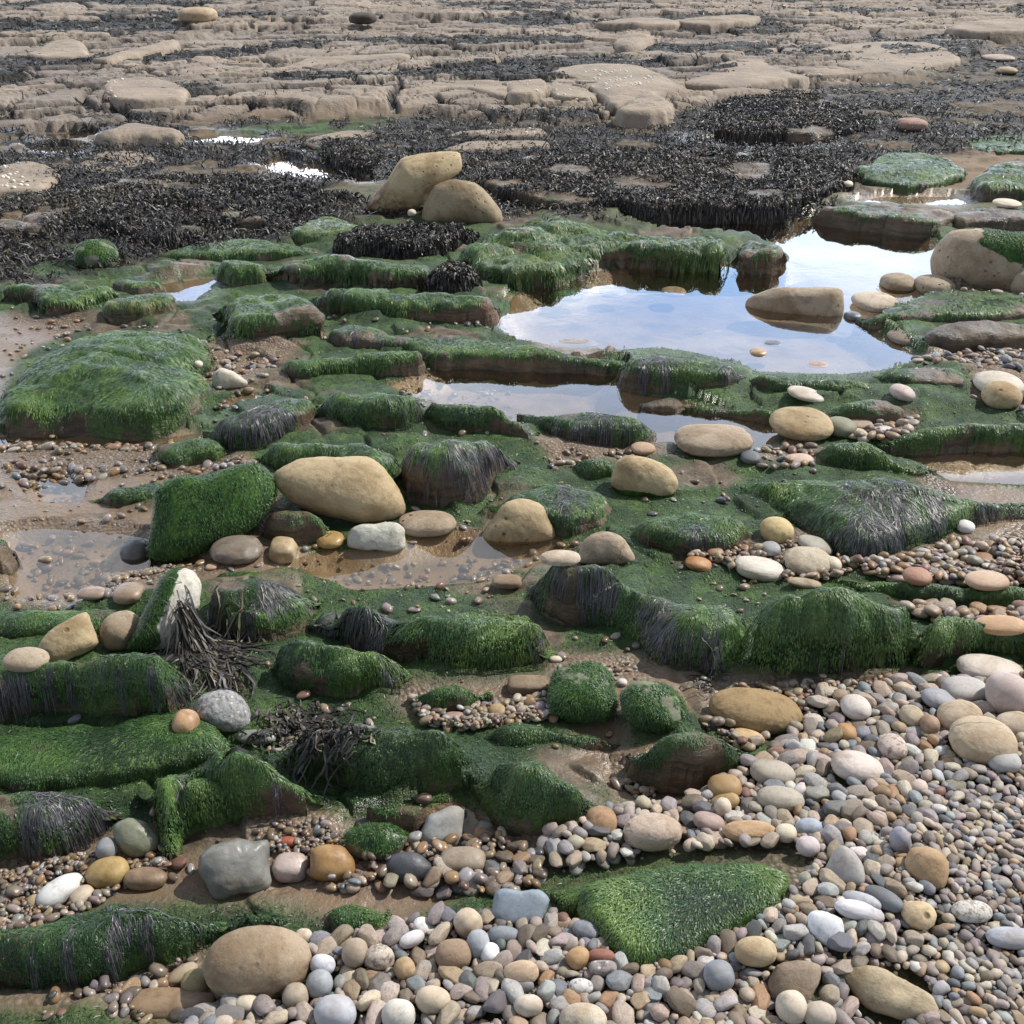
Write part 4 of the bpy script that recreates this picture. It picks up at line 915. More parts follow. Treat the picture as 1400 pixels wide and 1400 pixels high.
# ---------------------------------------------------------------- ribbons of weed
def ribbons(paths, width, tval, taper=True, flat=.0, twist=None):
    """paths (N,K,3); width (N,); returns V, F, t attribute"""
    N, K, _ = paths.shape
    tan = np.gradient(paths, axis=1); tan /= np.linalg.norm(tan, axis=2, keepdims=True) + 1e-9
    up = np.array([0, 0, 1.]) + (twist if twist is not None else 0)
    up = np.broadcast_to(up, tan.shape) if np.ndim(up) == 1 else np.broadcast_to(up[:, None, :], tan.shape)
    side = np.cross(tan, up); L = np.linalg.norm(side, axis=2, keepdims=True)
    side = np.where(L > 1e-3, side / (L + 1e-9), np.array([1., 0, 0]))
    prof = np.sin(np.linspace(.25, 1, K) * PI * .93) ** .6 if taper else np.ones(K)
    w = (width[:, None] * prof[None, :])[..., None] * .5
    V = np.stack([paths - side * w, paths + side * w], 2).reshape(-1, 3)
    b = (np.arange(N)[:, None] * K + np.arange(K - 1)[None, :]).reshape(-1) * 2
    F = np.stack([b, b + 1, b + 3, b + 2], 1)
    return V, F, np.repeat(tval, K * 2)


def blur(Z, k):
    for ax in (0, 1):
        P = np.pad(Z, [(k, k) if a == ax else (0, 0) for a in (0, 1)], mode='edge')
        c = np.cumsum(P, axis=ax); c = np.insert(c, 0, 0, axis=ax)
        n = 2 * k + 1
        Z = (np.take(c, range(n, c.shape[ax]), axis=ax) - np.take(c, range(0, c.shape[ax] - n), axis=ax)) / n
    return Z


class Field:
    def __init__(s, x, y, Z, k):
        s.x0, s.y0 = x[0], y[0]; s.dx, s.dy = x[1] - x[0], y[1] - y[0]; s.Z = Z
        B = blur(Z, k); s.gy, s.gx = np.gradient(B, s.dy, s.dx)
    def ij(s, x, y):
        return (np.clip(np.round((y - s.y0) / s.dy), 0, s.Z.shape[0] - 1).astype(int), np.clip(np.round((x - s.x0) / s.dx), 0, s.Z.shape[1] - 1).astype(int))
    def z(s, x, y):
        gx = np.clip((x - s.x0) / s.dx, 0, s.Z.shape[1] - 1.001); gy = np.clip((y - s.y0) / s.dy, 0, s.Z.shape[0] - 1.001)
        i = gx.astype(int); j = gy.astype(int); fx = gx - i; fy = gy - j; Z = s.Z
        return (Z[j, i] * (1 - fx) + Z[j, i + 1] * fx) * (1 - fy) + (Z[j + 1, i] * (1 - fx) + Z[j + 1, i + 1] * fx) * fy


def grow(fd, x, y, L, K, comb, wild, lift, seed, swirl=1., gw=1.6):
    """lay strands on a height field, combed downhill; returns (N,K,3)"""
    N = len(x); P = np.zeros((N, K, 3))
    a = rng.normal(0, wild, N) + comb + swirl * 2.4 * (fbm(x * 5, y * 5, seed, 2) - .5)
    base = np.stack([np.cos(a), np.sin(a)], 1)
    st = L / (K - 1)
    P[:, 0] = np.stack([x, y, fd.z(x, y)], 1)
    px, py = x.copy(), y.copy()
    lf = lift * rng.uniform(.3, 1, N)
    for k in range(1, K):
        j, i = fd.ij(px, py)
        g = np.stack([-fd.gx[j, i], -fd.gy[j, i]], 1)
        d = base * .55 + g * gw
        d /= np.linalg.norm(d, axis=1, keepdims=True) + 1e-9
        m = -(g * d).sum(1)
        s_ = st / np.sqrt(1 + np.minimum(m * m, 60))
        px = px + d[:, 0] * s_; py = py + d[:, 1] * s_
        zz = fd.z(px, py) + lf * (1.0 if k < K - 1 else .5) + .0012
        zz = np.maximum(zz, P[:, k - 1, 2] - st * 1.1)
        P[:, k] = np.stack([px, py, zz], 1)
        base = base + rng.normal(0, .12, base.shape)
    return P


def add_part(parent, name, V, F, t, mat, kind='stuff', label=None):
    loc = np.array(parent.location)
    me = mesh_np(name, V - loc, F, mat, {'t': t})
    o = bpy.data.objects.new(name, me); COL.objects.link(o); o.parent = parent
    tag(o, label, None, None, kind)
    return o


# ---------------------------------------------------------------- ledges
def build_ledge(n, lab, poly, h, op):
    poly = np.array(poly, float); h = h * {'moss': .78, 'wrack': .55, 'bare': .4}[op.get('cover', 'moss')]
    cover = op.get('cover', 'moss')
    D = dens(poly, 6)
    vmax, vmin = poly[:, 1].max(), poly[:, 1].min()
    uu = D[:, 0]
    # height of every outline point: the lower edge touches the ground, the upper edge is the top
    lo = np.zeros(len(D)); hi = np.zeros(len(D))
    for i, (u, v) in enumerate(D):
        vs = []
        for k in range(len(D)):
            a, b = D[k], D[(k + 1) % len(D)]
            if (a[0] - u) * (b[0] - u) <= 0 and abs(a[0] - b[0]) > 1e-9:
                vs.append(a[1] + (b[1] - a[1]) * (u - a[0]) / (b[0] - a[0]))
        lo[i] = max(vs + [v]); hi[i] = min(vs + [v])
    tt = np.where(lo - hi > 1, (lo - D[:, 1]) / np.maximum(lo - hi, 1), .3)
    c0 = at(D[:, 0].mean(), vmax, 0)[0]
    z0 = op.get('z0', float(np.clip(terrain(np.array([c0[0]]), np.array([c0[1] + .1]))[0], 0, .12)) * (.7 if c0[1] < 8 else 1))
    g_ = at(D[:, 0], lo, z0); dl = np.hypot(g_[:, 1], CAM_H - z0)
    hf = (lo - hi) * dl / FPX / np.maximum(g_[:, 1] / dl, .3)          # height if all of it were a front face
    zl = np.minimum(.85 * h, .52 * hf)
    for _ in range(9):
        zl = np.minimum(zl, .85 * h)
        zz = z0 + zl * ss(.25, .8, tt)
        pl = at(D[:, 0], D[:, 1], zz)
        mid = at(D[:, 0].mean(), vmax, z0)[0, 1]; bk = at(D[:, 0].mean(), vmin, z0 + .85 * h)[0, 1]
        if bk - mid > .9 * h: break
        h *= .85
    dep = np.hypot(pl[:, 1].mean(), CAM_H)
    # ragged outline
    c = pl.mean(0); n_ = pl - c
    j = (fbm(pl[:, 0] * 7, pl[:, 1] * 7, 300 + n, 3) - .5) * .05 * min(1.5, .5 + dep / 5)
    pl = pl + n_ / (np.linalg.norm(n_, axis=1, keepdims=True) + 1e-6) * j[:, None]
    dx = max(.005, dep * .0016); dy = dx * (1 if dep < 5 else 1.5)
    lo_ = pl.min(0) - .05; hi_ = pl.max(0) + .05
    gx = np.arange(lo_[0], hi_[0], dx); gy = np.arange(lo_[1], hi_[1], dy)
    while len(gx) * len(gy) > 90000: dx *= 1.1; dy *= 1.1; gx = np.arange(lo_[0], hi_[0], dx); gy = np.arange(lo_[1], hi_[1], dy)

    def zfun(X, Y):
        s = sdpoly(X, Y, pl)
        s = s + (fbm(X * (14 if cover != 'bare' else 4), Y * (14 if cover != 'bare' else 4), 320 + n, 3) - .5) * (.035 if cover != 'bare' else .06)
        smax = max(s.max(), .02)
        sgy, sgx = np.gradient(s, Y[1, 0] - Y[0, 0], X[0, 1] - X[0, 0])
        fac = sgy / (np.hypot(sgx, sgy) + 1e-6)            # 1 on the side towards the viewer
        w = np.minimum((h * (.62 - .27 * fac) if cover != 'bare' else np.full(fac.shape, h * 1.1)) + .01, .8 * smax)
        w = np.minimum(blur(w, 3), .85 * smax)
        t = np.clip(s / w, 0, 1)
        fr = .55 + .45 * np.clip(blur(fac, 2), 0, 1)
        if cover == 'bare': fr = np.maximum(fr, .75)
        prof = fr * (1 - (1 - t) ** 2.1) ** (1 / 1.7) + (1 - fr) * (.5 * ss(-.15, 1.1, t) + .5 * (1 - (1 - t) ** 2))
        kk = max(2, int(.07 / (X[0, 1] - X[0, 0])))
        th = blur(np.maximum(s, 0), kk)
        prof = prof * (.15 + .85 * ss(.0, .22, th / min(smax, .12)))
        cb_ = 1 if cover == 'bare' else 0
        dome = op.get('dome', .16 if cover != 'bare' else .08)
        base = prof * (1 - dome) + dome * np.clip(s / smax, 0, 1) ** .7
        q = fbm(X * 2.6, Y * 3.4, 340 + n, 3) - .5
        f1, f2, cid, _, _ = vor(X * (4.3 - 2.6 * cb_) + q * 2, Y * (5.2 - 2.8 * cb_) + q * 2, 350 + n)
        lump = op.get('lump', .18)
        hum = 1.05 + (.8 - .5 * cb_) * q - lump * .35 * (1 - ss(0, .35 - .25 * cb_, f2 - f1)) + lump * .25 * (cid - .5)
        hum = np.clip(hum, .68, 1.35)
        z = h * base * hum
        if cover == 'bare':
            st = np.floor(z / (h * .33)) * h * .33
            z = z * .55 + .45 * (st + h * .33 * ss(.0, .35, (z - st) / (h * .33)))
        z = z + prof * (1 - .85 * cb_) * (.012 * (fbm(X * 18, Y * 18, 360 + n, 3) - .5) + .05 * h * (fbm(X * 9, Y * 9, 370 + n, 2) - .5) * 2)
        z = np.where(s > 0, z0 + z, z0 - .05 + np.maximum(s * 3, -.07))
        z = np.where(s > 0, np.maximum(z, z0 - .05 + t * .05), z)
        return z, s, t

    X, Y = np.meshgrid(gx, gy)
    Z, S, T = zfun(X, Y)
    idx = np.arange(X.size).reshape(X.shape)
    F = np.stack([idx[:-1, :-1], idx[:-1, 1:], idx[1:, 1:], idx[1:, :-1]], -1).reshape(-1, 4)
    F = F[(S.ravel()[F] > -max(.02, 1.5 * dx)).any(1)]
    gy_, gx_ = np.gradient(S, dy, dx); gn = np.hypot(gx_, gy_) + 1e-6
    zr = np.clip((Z - z0) / h, -.3, 1.3)
    und = op.get('und', .3) * h * .5 * np.exp(-((zr - .2) / .28) ** 2) * ss(1.1, .6, T)
    XX = X + gx_ / gn * und; YY = Y + gy_ / gn * und
    gz = np.hypot(*np.gradient(Z, dy, dx))
    mz = fbm(X * 5, Y * 6, 380 + n, 4)
    m = op.get('moss', .0 if cover != 'moss' else .8)
    moss = np.clip(m * 1.15 - .5 * ss(.63, .74, fbm(X * 6, Y * 9, 382 + n, 3)) + (mz - .5) * (2.2 - 1.2 * m) - .42 * ss(.7, 2.0, gz) * ss(.95, .4, zr + (fbm(X * 8, Y * 8, 381 + n, 2) - .5) * .8) - .5 * ss(.15, .0, zr), 0, 1)
    pv = op.get('purple', 0)
    pn = fbm(X * 4.5, Y * 2.6, 390 + n, 3) * .5 + .5 * fbm(X * 34, Y * 7, 391 + n, 2)
    thr = .62 - .22 * pv
    if op.get('fringe'): thr = thr - .07 * op['fringe'] * ss(.4, 1.2, gz)
    pur = .7 * ss(thr - .02, thr + .12, pn) * (moss > .2) * (pv > .05)
    wrk = np.zeros(X.shape)
    if cover == 'wrack': wrk = ss(.33, .40, fbm(X * 2.6, Y * 3.4, 395 + n, 4)) ; moss = moss * (1 - wrk)
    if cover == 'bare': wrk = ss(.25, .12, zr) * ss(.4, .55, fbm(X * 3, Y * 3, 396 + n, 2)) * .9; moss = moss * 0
    us = np.unique(F); rem = np.full(X.size, -1); rem[us] = np.arange(len(us))
    cen = np.array([pl[:, 0].mean(), pl[:, 1].mean(), z0])
    V = np.stack([XX.ravel(), YY.ravel(), Z.ravel()], 1)[us] - cen
    at_ = dict(moss=moss, purple=pur, wrack=wrk, yel=np.full(X.shape, op.get('yel', .05)), red=np.full(X.shape, op.get('red', .15)))
    nm = {'moss': 'rock_ledge', 'wrack': 'reef_rock', 'bare': 'rock_slab'}[cover]
    me = mesh_np(nm, V, rem[F], BM if cover == 'bare' else LM, {k: v.ravel()[us] for k, v in at_.items()}, )
    o = link(bpy.data.objects.new(nm, me)); o.location = cen
    tag(o, lab, {'moss': 'rock ledge', 'wrack': 'rock', 'bare': 'rock slab'}[cover], {'moss': G_MOSS, 'wrack': G_WRACK, 'bare': G_SLAB}[cover])
    # stamp the near raster
    i0 = np.searchsorted(hx, lo_[0]); i1 = np.searchsorted(hx, hi_[0]); j0 = np.searchsorted(hy, lo_[1]); j1 = np.searchsorted(hy, hi_[1])
    fd = Field(gx, gy, Z, max(1, int(.02 / dx)))
    if i1 > i0 and j1 > j0 and lo_[1] < HY1 - .5:
        sx, sy = HXX[j0:j1, i0:i1], HYY[j0:j1, i0:i1]
        zz = fd.z(sx, sy); ss_ = Field(gx, gy, S, 1).z(sx, sy)
        H[j0:j1, i0:i1] = np.where(ss_ > 0, np.maximum(H[j0:j1, i0:i1], zz), H[j0:j1, i0:i1])
        OCC[j0:j1, i0:i1] |= ss_ > .01
    # ---- weed
    A = poly_area(poly)
    area = np.sqrt(1 + np.minimum(gz, 4) ** 2)
    okm = S > .004
    wmin = dep * .00045
    def pick(wt, N):
        w = (wt * area * okm).ravel(); tot = w.sum()
        if tot <= 0 or N < 1: return None
        k = rng.choice(X.size, int(N), p=w / tot)
        return X.ravel()[k] + rng.uniform(-.5, .5, len(k)) * dx, Y.ravel()[k] + rng.uniform(-.5, .5, len(k)) * dy
    frac = lambda w: float((w * area * okm).sum() / max((area * okm).sum(), 1e-6))
    if cover == 'moss' or m > 0:
        g = ss(.35, .6, moss) * (1 - .55 * pur)
        r = pick(g, min(11000, A * .27 * frac(g)))
        if r and len(r[0]) > 5:
            x, y = r; N = len(x)
            P = grow(fd, x, y, rng.uniform(.0025, .0068, N) * dep, 3, -PI / 2 + rng.uniform(-.4, .4), .5, .0018, 400 + n)
            t = np.clip(rng.normal(.44, .11, N) + (fbm(x * 6, y * 7, 410 + n, 4) - .5) * 1.7 + (fbm(x * 26, y * 30, 411 + n, 2) - .5) * .5, 0, 1)
            V, Fc, ta = ribbons(P, np.maximum(.0014, wmin * 1.3) * rng.uniform(.6, 1.7, N), t, twist=rng.normal(0, .22, (N, 3)))
            add_part(o, 'algae', V, Fc, ta, GREEN)
        r = pick(pur, min(6000, A * .2 * frac(pur)))
        if r and len(r[0]) > 12:
            x, y = r; N = len(x)
            P = grow(fd, x, y, rng.uniform(.009, .025, N) * dep, 6, -PI / 2 + rng.uniform(-.3, .3), 1.0, .0022, 430 + n)
            t = np.clip(rng.normal(.45, .22, N), 0, 1)
            V, Fc, ta = ribbons(P, np.maximum(.0012, wmin) * rng.uniform(.6, 1.7, N), t, twist=rng.normal(0, .25, (N, 3)))
            add_part(o, 'purple_weed', V, Fc, ta, PURP)
    if wrk.max() > 0:
        r = pick(wrk, min(16000, A * (1.1 if cover == 'wrack' else .1) * frac(wrk)))
        if r and len(r[0]) > 12:
            x, y = r; N = len(x)
            V, Fc, ta = fronds(fd, x, y, dep, 450 + n)
            add_part(o, 'bladderwrack', V, Fc, ta, WRK)
    return o


def fronds(fd, x, y, dep, seed, L=(.03, .075), wid=.007):
    N = len(x)
    P = grow(fd, x, y, rng.uniform(*L, N) * .85, 5, -PI / 2, 1.8, .014, seed, 3.5, .5)
    P[:, 1:, 2] += rng.normal(0, .006, (N, 4)).cumsum(1)
    t = np.clip(rng.normal(.42, .22, N) + (fbm(x * 2, y * 2, seed + 1, 2) - .5) * .6, 0, 1)
    return ribbons(P, max(wid, dep * .0009) * rng.uniform(.5, 1.5, N), t, twist=rng.normal(0, 1.0, (N, 3)))


for i_, (lab, poly, h, op) in enumerate(LEDGES):
    build_ledge(i_, lab, poly, h, op)

# ---------------------------------------------------------------- loose bladderwrack and flat algae on the shore
class TF:
    """height field of the bare shore, sampled on a local grid"""
def shore_weed(u0, u1, v0, v1, N, mask, kind):
    u = rng.uniform(u0, u1, N); v = rng.uniform(v0, v1, N)
    p = at(u, v, .05); x, y = p[:, 0], p[:, 1]
    z, m = terrain(x, y, True)
    k = m[mask] > rng.uniform(.25, .75, N)
    return x[k], y[k]

def shore_patch(name, lab, u0, u1, v0, v1, N, mask, mat, L, wid, K=5, wild=1.1, lift=.03, tm=.42):
    x, y = shore_weed(u0, u1, v0, v1, N, mask, name)
    if len(x) < 10: return
    d = np.hypot(y, CAM_H)
    n = len(x); Ls = rng.uniform(*L, n) * np.clip(d / 8, 1, 2.2)
    a = -PI / 2 + rng.normal(0, wild, n); P = np.zeros((n, K, 3)); px, py = x.copy(), y.copy()
    lf = lift * rng.uniform(.2, 1, n)
    for k in range(K):
        P[:, k] = np.stack([px, py, terrain(px, py) + (0 if k == 0 else 1) * lf + .002], 1)
        px = px + np.cos(a) * Ls / (K - 1); py = py + np.sin(a) * Ls / (K - 1); a = a + rng.normal(0, .25, n)
    P[:, 1:, 2] += rng.normal(0, .25 * lift, (n, K - 1)).cumsum(1).clip(-lift * .5, lift)
    t = np.clip(rng.normal(tm, .2, n) + (fbm(x * 1.5, y * 1.5, 77, 2) - .5) * .6, 0, 1)
    V, F, ta = ribbons(P, np.maximum(wid, d * (.0009 if mask == 'wrack' else .0006)) * rng.uniform(.6, 1.3, n), t, twist=rng.normal(0, .7 if wild > .8 else .4, (n, 3)))
    me = mesh_np(name, V, F, mat, {'t': ta})
    tag(link(bpy.data.objects.new(name, me)), lab, 'seaweed', kind='stuff')

shore_patch('bladderwrack', 'black bladderwrack spread over the flat shore between the reef mounds', -250, 1650, 145, 400, 64000, 'wrack', WRK, (.03, .07), .008)
shore_patch('bladderwrack', 'dark weed in the cracks and hollows of the far rock platform', -250, 1650, 0, 150, 42000, 'wrack', WRK, (.022, .05), .008, 4, 1.1, .014)
shore_patch('algae', 'thin green algae film on the flat ground between the rocks', -250, 1650, 330, 1400, 190000, 'moss', GREEN, (.004, .012), .001, 3, .8, .0015)
# ---------------------------------------------------------------- stones
ICO = {}
def ico(n):
    if n not in ICO:
        import bmesh
        bm = bmesh.new(); bmesh.ops.create_icosphere(bm, subdivisions=n, radius=1)
        bm.verts.ensure_lookup_table()
        ICO[n] = (np.array([v.co[:] for v in bm.verts]), np.array([[v.index for v in f.verts] for f in bm.faces]))
        bm.free()
    return ICO[n]


def lump_shape(n, p=2.3, rough=.05, seed=0, facets=0):
    V, F = ico(n)
    r = 1 / (np.abs(V) ** p).sum(1) ** (1 / p)
    Q = V * r[:, None]
    q = V * 1.1 + seed * 7.31
    Q = Q * (1 + rough * 4 * fb3(q, seed, 2) + rough * 1.2 * fb3(q * 3.3, seed + 5, 3) + .035 * fb3(q * 9, seed + 9, 2))[:, None]
    lr = np.random.default_rng(seed)
    for _ in range(facets):
        d = lr.normal(size=3); d /= np.linalg.norm(d); c = lr.uniform(.7, .9)
        e = Q @ d - c
        Q = Q - np.where(e > 0, e * .85, 0)[:, None] * d
    return Q, F


LAND = []        # (x, y, short name) landmarks for the pebbles' labels
def bake_stone(o_loc, Q):
    """stamp a stone's upper surface into the near raster"""
    W = Q + o_loc
    x0, y0 = W[:, 0].min(), W[:, 1].min(); x1, y1 = W[:, 0].max(), W[:, 1].max()
    i0 = max(0, np.searchsorted(hx, x0)); i1 = np.searchsorted(hx, x1); j0 = max(0, np.searchsorted(hy, y0)); j1 = np.searchsorted(hy, y1)
    if i1 - i0 < 2 or j1 - j0 < 2: return
    cx, cy = .5 * (x0 + x1), .5 * (y0 + y1); rx, ry = .5 * (x1 - x0), .5 * (y1 - y0)
    sx, sy = HXX[j0:j1, i0:i1], HYY[j0:j1, i0:i1]
    rho = ((sx - cx) / rx) ** 2 + ((sy - cy) / ry) ** 2
    zm = .5 * (W[:, 2].max() + W[:, 2].min()); c = .5 * (W[:, 2].max() - W[:, 2].min())
    top = zm + c * np.sqrt(np.clip(1 - rho, 0, 1))
    H[j0:j1, i0:i1] = np.where(rho < 1, np.maximum(H[j0:j1, i0:i1], top), H[j0:j1, i0:i1])
    OCC[j0:j1, i0:i1] |= rho < .8


def mesh_weed(o, V, N_, wt, N, L, wid, mat, name, K=5, seed=0, grav=.8):
    """strands rooted on a stone's own mesh and combed downwards"""
    w = wt / max(wt.sum(), 1e-9)
    if wt.sum() <= 0: return
    k = rng.choice(len(V), int(N), p=w)
    p = V[k] + rng.normal(0, .01, (len(k), 3)) * np.linalg.norm(V.max(0) - V.min(0)) * .5
    n = N_[k]
    # back onto the surface
    p = p - n * ((p - V[k]) * n).sum(1, keepdims=True)
    d = np.array([0, -.25, -1.]) + rng.normal(0, .35, (len(k), 3))
    d = d - n * (d * n).sum(1, keepdims=True); d /= np.linalg.norm(d, axis=1, keepdims=True) + 1e-9
    P = np.zeros((len(k), K, 3)); Ls = rng.uniform(*L, len(k)) / (K - 1)
    cen = V.mean(0); R = np.linalg.norm(p - cen, axis=1)
    q = p + n * .001
    for i in range(K):
        P[:, i] = q
        q = q + d * Ls[:, None]
        d = d - n * (Ls / np.maximum(R, .03))[:, None] * .9 + np.array([0, 0, -1.]) * grav * .15
        d /= np.linalg.norm(d, axis=1, keepdims=True) + 1e-9
    P[:, 1:] += n[:, None, :] * rng.uniform(.001, .006, (len(k), 1, 1))
    t = np.clip(rng.normal(.42, .2, len(k)), 0, 1)
    Vv, Fc, ta = ribbons(P, wid * rng.uniform(.7, 1.5, len(k)), t, twist=n * 2)
    me = mesh_np(name, Vv, Fc, mat, {'t': ta})
    c = bpy.data.objects.new(name, me); COL.objects.link(c); c.parent = o
    tag(c, None, None, None, 'stuff')


def vnormals(Q, F):
    fn = np.cross(Q[F[:, 1]] - Q[F[:, 0]], Q[F[:, 2]] - Q[F[:, 0]])
    N_ = np.zeros(Q.shape)
    for i in range(3): np.add.at(N_, F[:, i], fn)
    return N_ / (np.linalg.norm(N_, axis=1, keepdims=True) + 1e-12)


def build_stone(k, name, lab, u, v, w, h, ck, mk, op):
    col = op.get('col', C_[ck])
    g_ = sum(col) / 3; col = tuple(g_ + (c_ - g_) * .8 for c_ in col)
    lvl = 5 if w > 65 else 4 if w > 24 else 3
    rough = op.get('rough', .03); seed = 1000 + k
    if 'zg' in op:
        g = op['zg']; b = at(u, v + .42 * h, g)[0]; bx, by, bz = b[0], b[1], g
    else:
        bx, by, bz = hit(u, v + .42 * h, H0)
        bz = bz + op.get('lift', .018 if (v > 930 and sdpoly(np.array([bx]), np.array([by]), BK)[0] > .05 and not OCC0[min(int((by - HY0) / HC), OCC.shape[0] - 1), min(int((bx - HX0) / HC), OCC.shape[1] - 1)]) else 0)
    dd = ray(u, v)[0]; dd /= np.linalg.norm(dd)
    dep = (np.array([bx, by, bz - CAM_H]) @ FW)
    m = dep / FPX
    if 'poly' in op:
        pg = dens(op['poly'], 5); pg = np.array(pg); u, v = (pg.max(0) + pg.min(0)) / 2
        dd = ray(u, v)[0]; dd /= np.linalg.norm(dd)
        th_ = op.get('th', .75)
        rel = (pg - [u, v]) * m; ang = np.arctan2(-rel[:, 1], rel[:, 0]); rad = np.hypot(*rel.T)
        o_ = np.argsort(ang); ang = ang[o_]; rad = rad[o_]
        right = np.cross(dd, [0, 0, 1.]); right /= np.linalg.norm(right); up = np.cross(right, dd)
        V, F = ico(lvl)
        # body axes: x right, y away from the viewer, z up; silhouette radius by angle
        Q, F = lump_shape(lvl, op.get('p', 2.3), rough, seed)
        rr = np.hypot(Q[:, 0], Q[:, 2]); aa = np.arctan2(Q[:, 2], Q[:, 0])
        R = np.interp(aa, np.concatenate([ang[-1:] - 2 * PI, ang, ang[:1] + 2 * PI]), np.concatenate([rad[-1:], rad, rad[:1]]))
        sil = np.clip(rr, 0, None) * R
        hw = (pg[:, 0].max() - pg[:, 0].min()) * .5 * m; hh = (pg[:, 1].max() - pg[:, 1].min()) * .5 * m
        dth = th_ * min(hw, hh * 1.25)
        sx, sz, sy = sil * np.cos(aa), sil * np.sin(aa), Q[:, 1] * dth
        Q = sx[:, None] * right + sz[:, None] * up + sy[:, None] * dd
        # push the centre away so that the front foot meets the contact point
        tz = np.linalg.norm(np.array([bx, by, bz - CAM_H])) + dth * .35
        tz = (dep + dth * .3) / (dd @ FW)
        c = np.array([0, 0, CAM_H]) + dd * tz
    else:
        a = w / 2 * m; hh = h / 2 * m
        sn = -dd[2]; cs = math.sqrt(1 - sn * sn)
        b = min(1.1 * a, .8 * hh / sn); cz = max(.35 * hh, math.sqrt(max(hh * hh - (b * sn) ** 2, 1e-9)) / cs)
        zc = bz + .62 * cz
        c2 = at(u, v, zc)[0]; c = np.array([c2[0], c2[1], zc])
        Q, F = lump_shape(lvl, op.get('p', 2.25), rough, seed, 0)
        r = math.radians(op.get('rot', 0)); cr, sr = math.cos(r), math.sin(r)
        if abs(r) > .35:       # lying stones: turn them on the ground
            Q = Q * [a, b, cz]
            Q = np.stack([Q[:, 0] * cr + Q[:, 1] * sr, -Q[:, 0] * sr + Q[:, 1] * cr, Q[:, 2]], 1)
        else:
            Q = Q * [a, b, cz]
            Q = np.stack([Q[:, 0] * cr + Q[:, 2] * sr, Q[:, 1], -Q[:, 0] * sr + Q[:, 2] * cr], 1)
    if op.get('hollow'):
        e = np.exp(-(((Q[:, 0] - .1 * w * m) / (.16 * w * m)) ** 2 + ((Q[:, 1]) / (.1 * w * m)) ** 2)) * (Q[:, 2] > 0)
        Q[:, 2] -= e * .1 * w * m
    N_ = vnormals(Q, F)
    moss = np.zeros(len(Q)); al = op.get('algae')
    ex = Q / (np.abs(Q).max(0) + 1e-9)
    nzz = fb3(Q * 14 / max(.1, w * m * 4), seed, 3) * 1.2
    if al == 'all': moss = np.clip(op.get('cov', .85) + nzz * (2.2 if 'cov' not in op else 1.2) - 1.1 * ss(-.25, -.75, ex[:, 2]), 0, 1)
    if al == 'top': moss = ss(-.1, .5, N_[:, 2] * .8 + nzz)
    if al == 'right': moss = ss(.0, .4, ex[:, 0] + .5 * ex[:, 2] + .05 + nzz) * ss(-.6, -.1, N_[:, 2])
    if al == 'left': moss = ss(.05, -.35, ex[:, 0] - .35 * ex[:, 2] - .30 + nzz * .8) * ss(-.8, -.3, ex[:, 2] + .3 * ex[:, 0] * -1)
    if op.get('foot'): moss = ss(-.05, -.5, ex[:, 2] + nzz * .6)
    rust = np.zeros(len(Q))
    if op.get('rust'): rust = ss(.0, -.5, ex[:, 2] + nzz) * ss(.5, -.2, ex[:, 0])
    me = mesh_np(name, Q, F, SM['mossy' if al == 'all' else mk], {'moss': moss, 'rust': rust})
    o = bpy.data.objects.new(name, me); COL.objects.link(o); o.location = c
    o.color = (*col, 1)
    tag(o, lab, name, 'loose boulders' if name == 'boulder' else 'loose stones')
    if by < HY1: bake_stone(c, Q)
    if al:
        wt = ss(.4, .7, moss) * (N_[:, 2] > -.4) * (N_ @ (-dd) > -.35)
        A = w * h
        mesh_weed(o, Q, N_, wt, min(5000, A * .42 * (1 if al == 'all' else .6)), (.005, .013), max(.001, dep * .0005), GREEN, 'algae', seed=seed)
    return o, c, Q, N_, dep


H0 = H.copy(); OCC0 = OCC.copy()
stone_objs = {}
for k, st in enumerate(STONES):
    r = build_stone(k, *st)
    stone_objs[st[1]] = r
    LAND.append((r[1][0], r[1][1], st[1]))

# curtain of wrack hanging off the tall white stone, and the loose curly clumps
def clump(lab, u, v, su, sv, N, L, z=None, hang=None, par=None):
    uu = rng.normal(u, su, N); vv = rng.normal(v, sv, N)
    pts = np.array([hit(a, b) for a, b in zip(uu, vv)])
    c = pts.mean(0)
    K = 9; P = np.zeros((N, K, 3)); q = pts.copy()
    a = rng.uniform(0, 2 * PI, N) if hang is None else rng.normal(hang, .45, N)
    Ls = rng.uniform(*L, N) / (K - 1)
    for i in range(K):
        P[:, i] = q
        zz = bil(H, HX0, HY0, HC, q[:, 0], q[:, 1])
        q = q + np.stack([np.cos(a) * Ls, np.sin(a) * Ls, np.zeros(N)], 1)
        zn = bil(H, HX0, HY0, HC, q[:, 0], q[:, 1])
        q[:, 2] = np.maximum(zn + .004, P[:, i, 2] - Ls * 1.4) + rng.uniform(0, .005, N)
        a = a + rng.normal(0, .35 if hang is not None and L[1] > .3 else .75, N)
    t = np.clip(rng.normal(.4, .22, N), 0, 1)
    V, F, ta = ribbons(P, rng.uniform(.003, .008, N), t, twist=rng.normal(0, .8, (N, 3)))
    me = mesh_np('seaweed_clump', V - c, F, WRK, {'t': ta})
    o = bpy.data.objects.new('seaweed_clump', me); COL.objects.link(o); o.location = c
    tag(o, lab, 'seaweed', 'loose clumps of black seaweed')

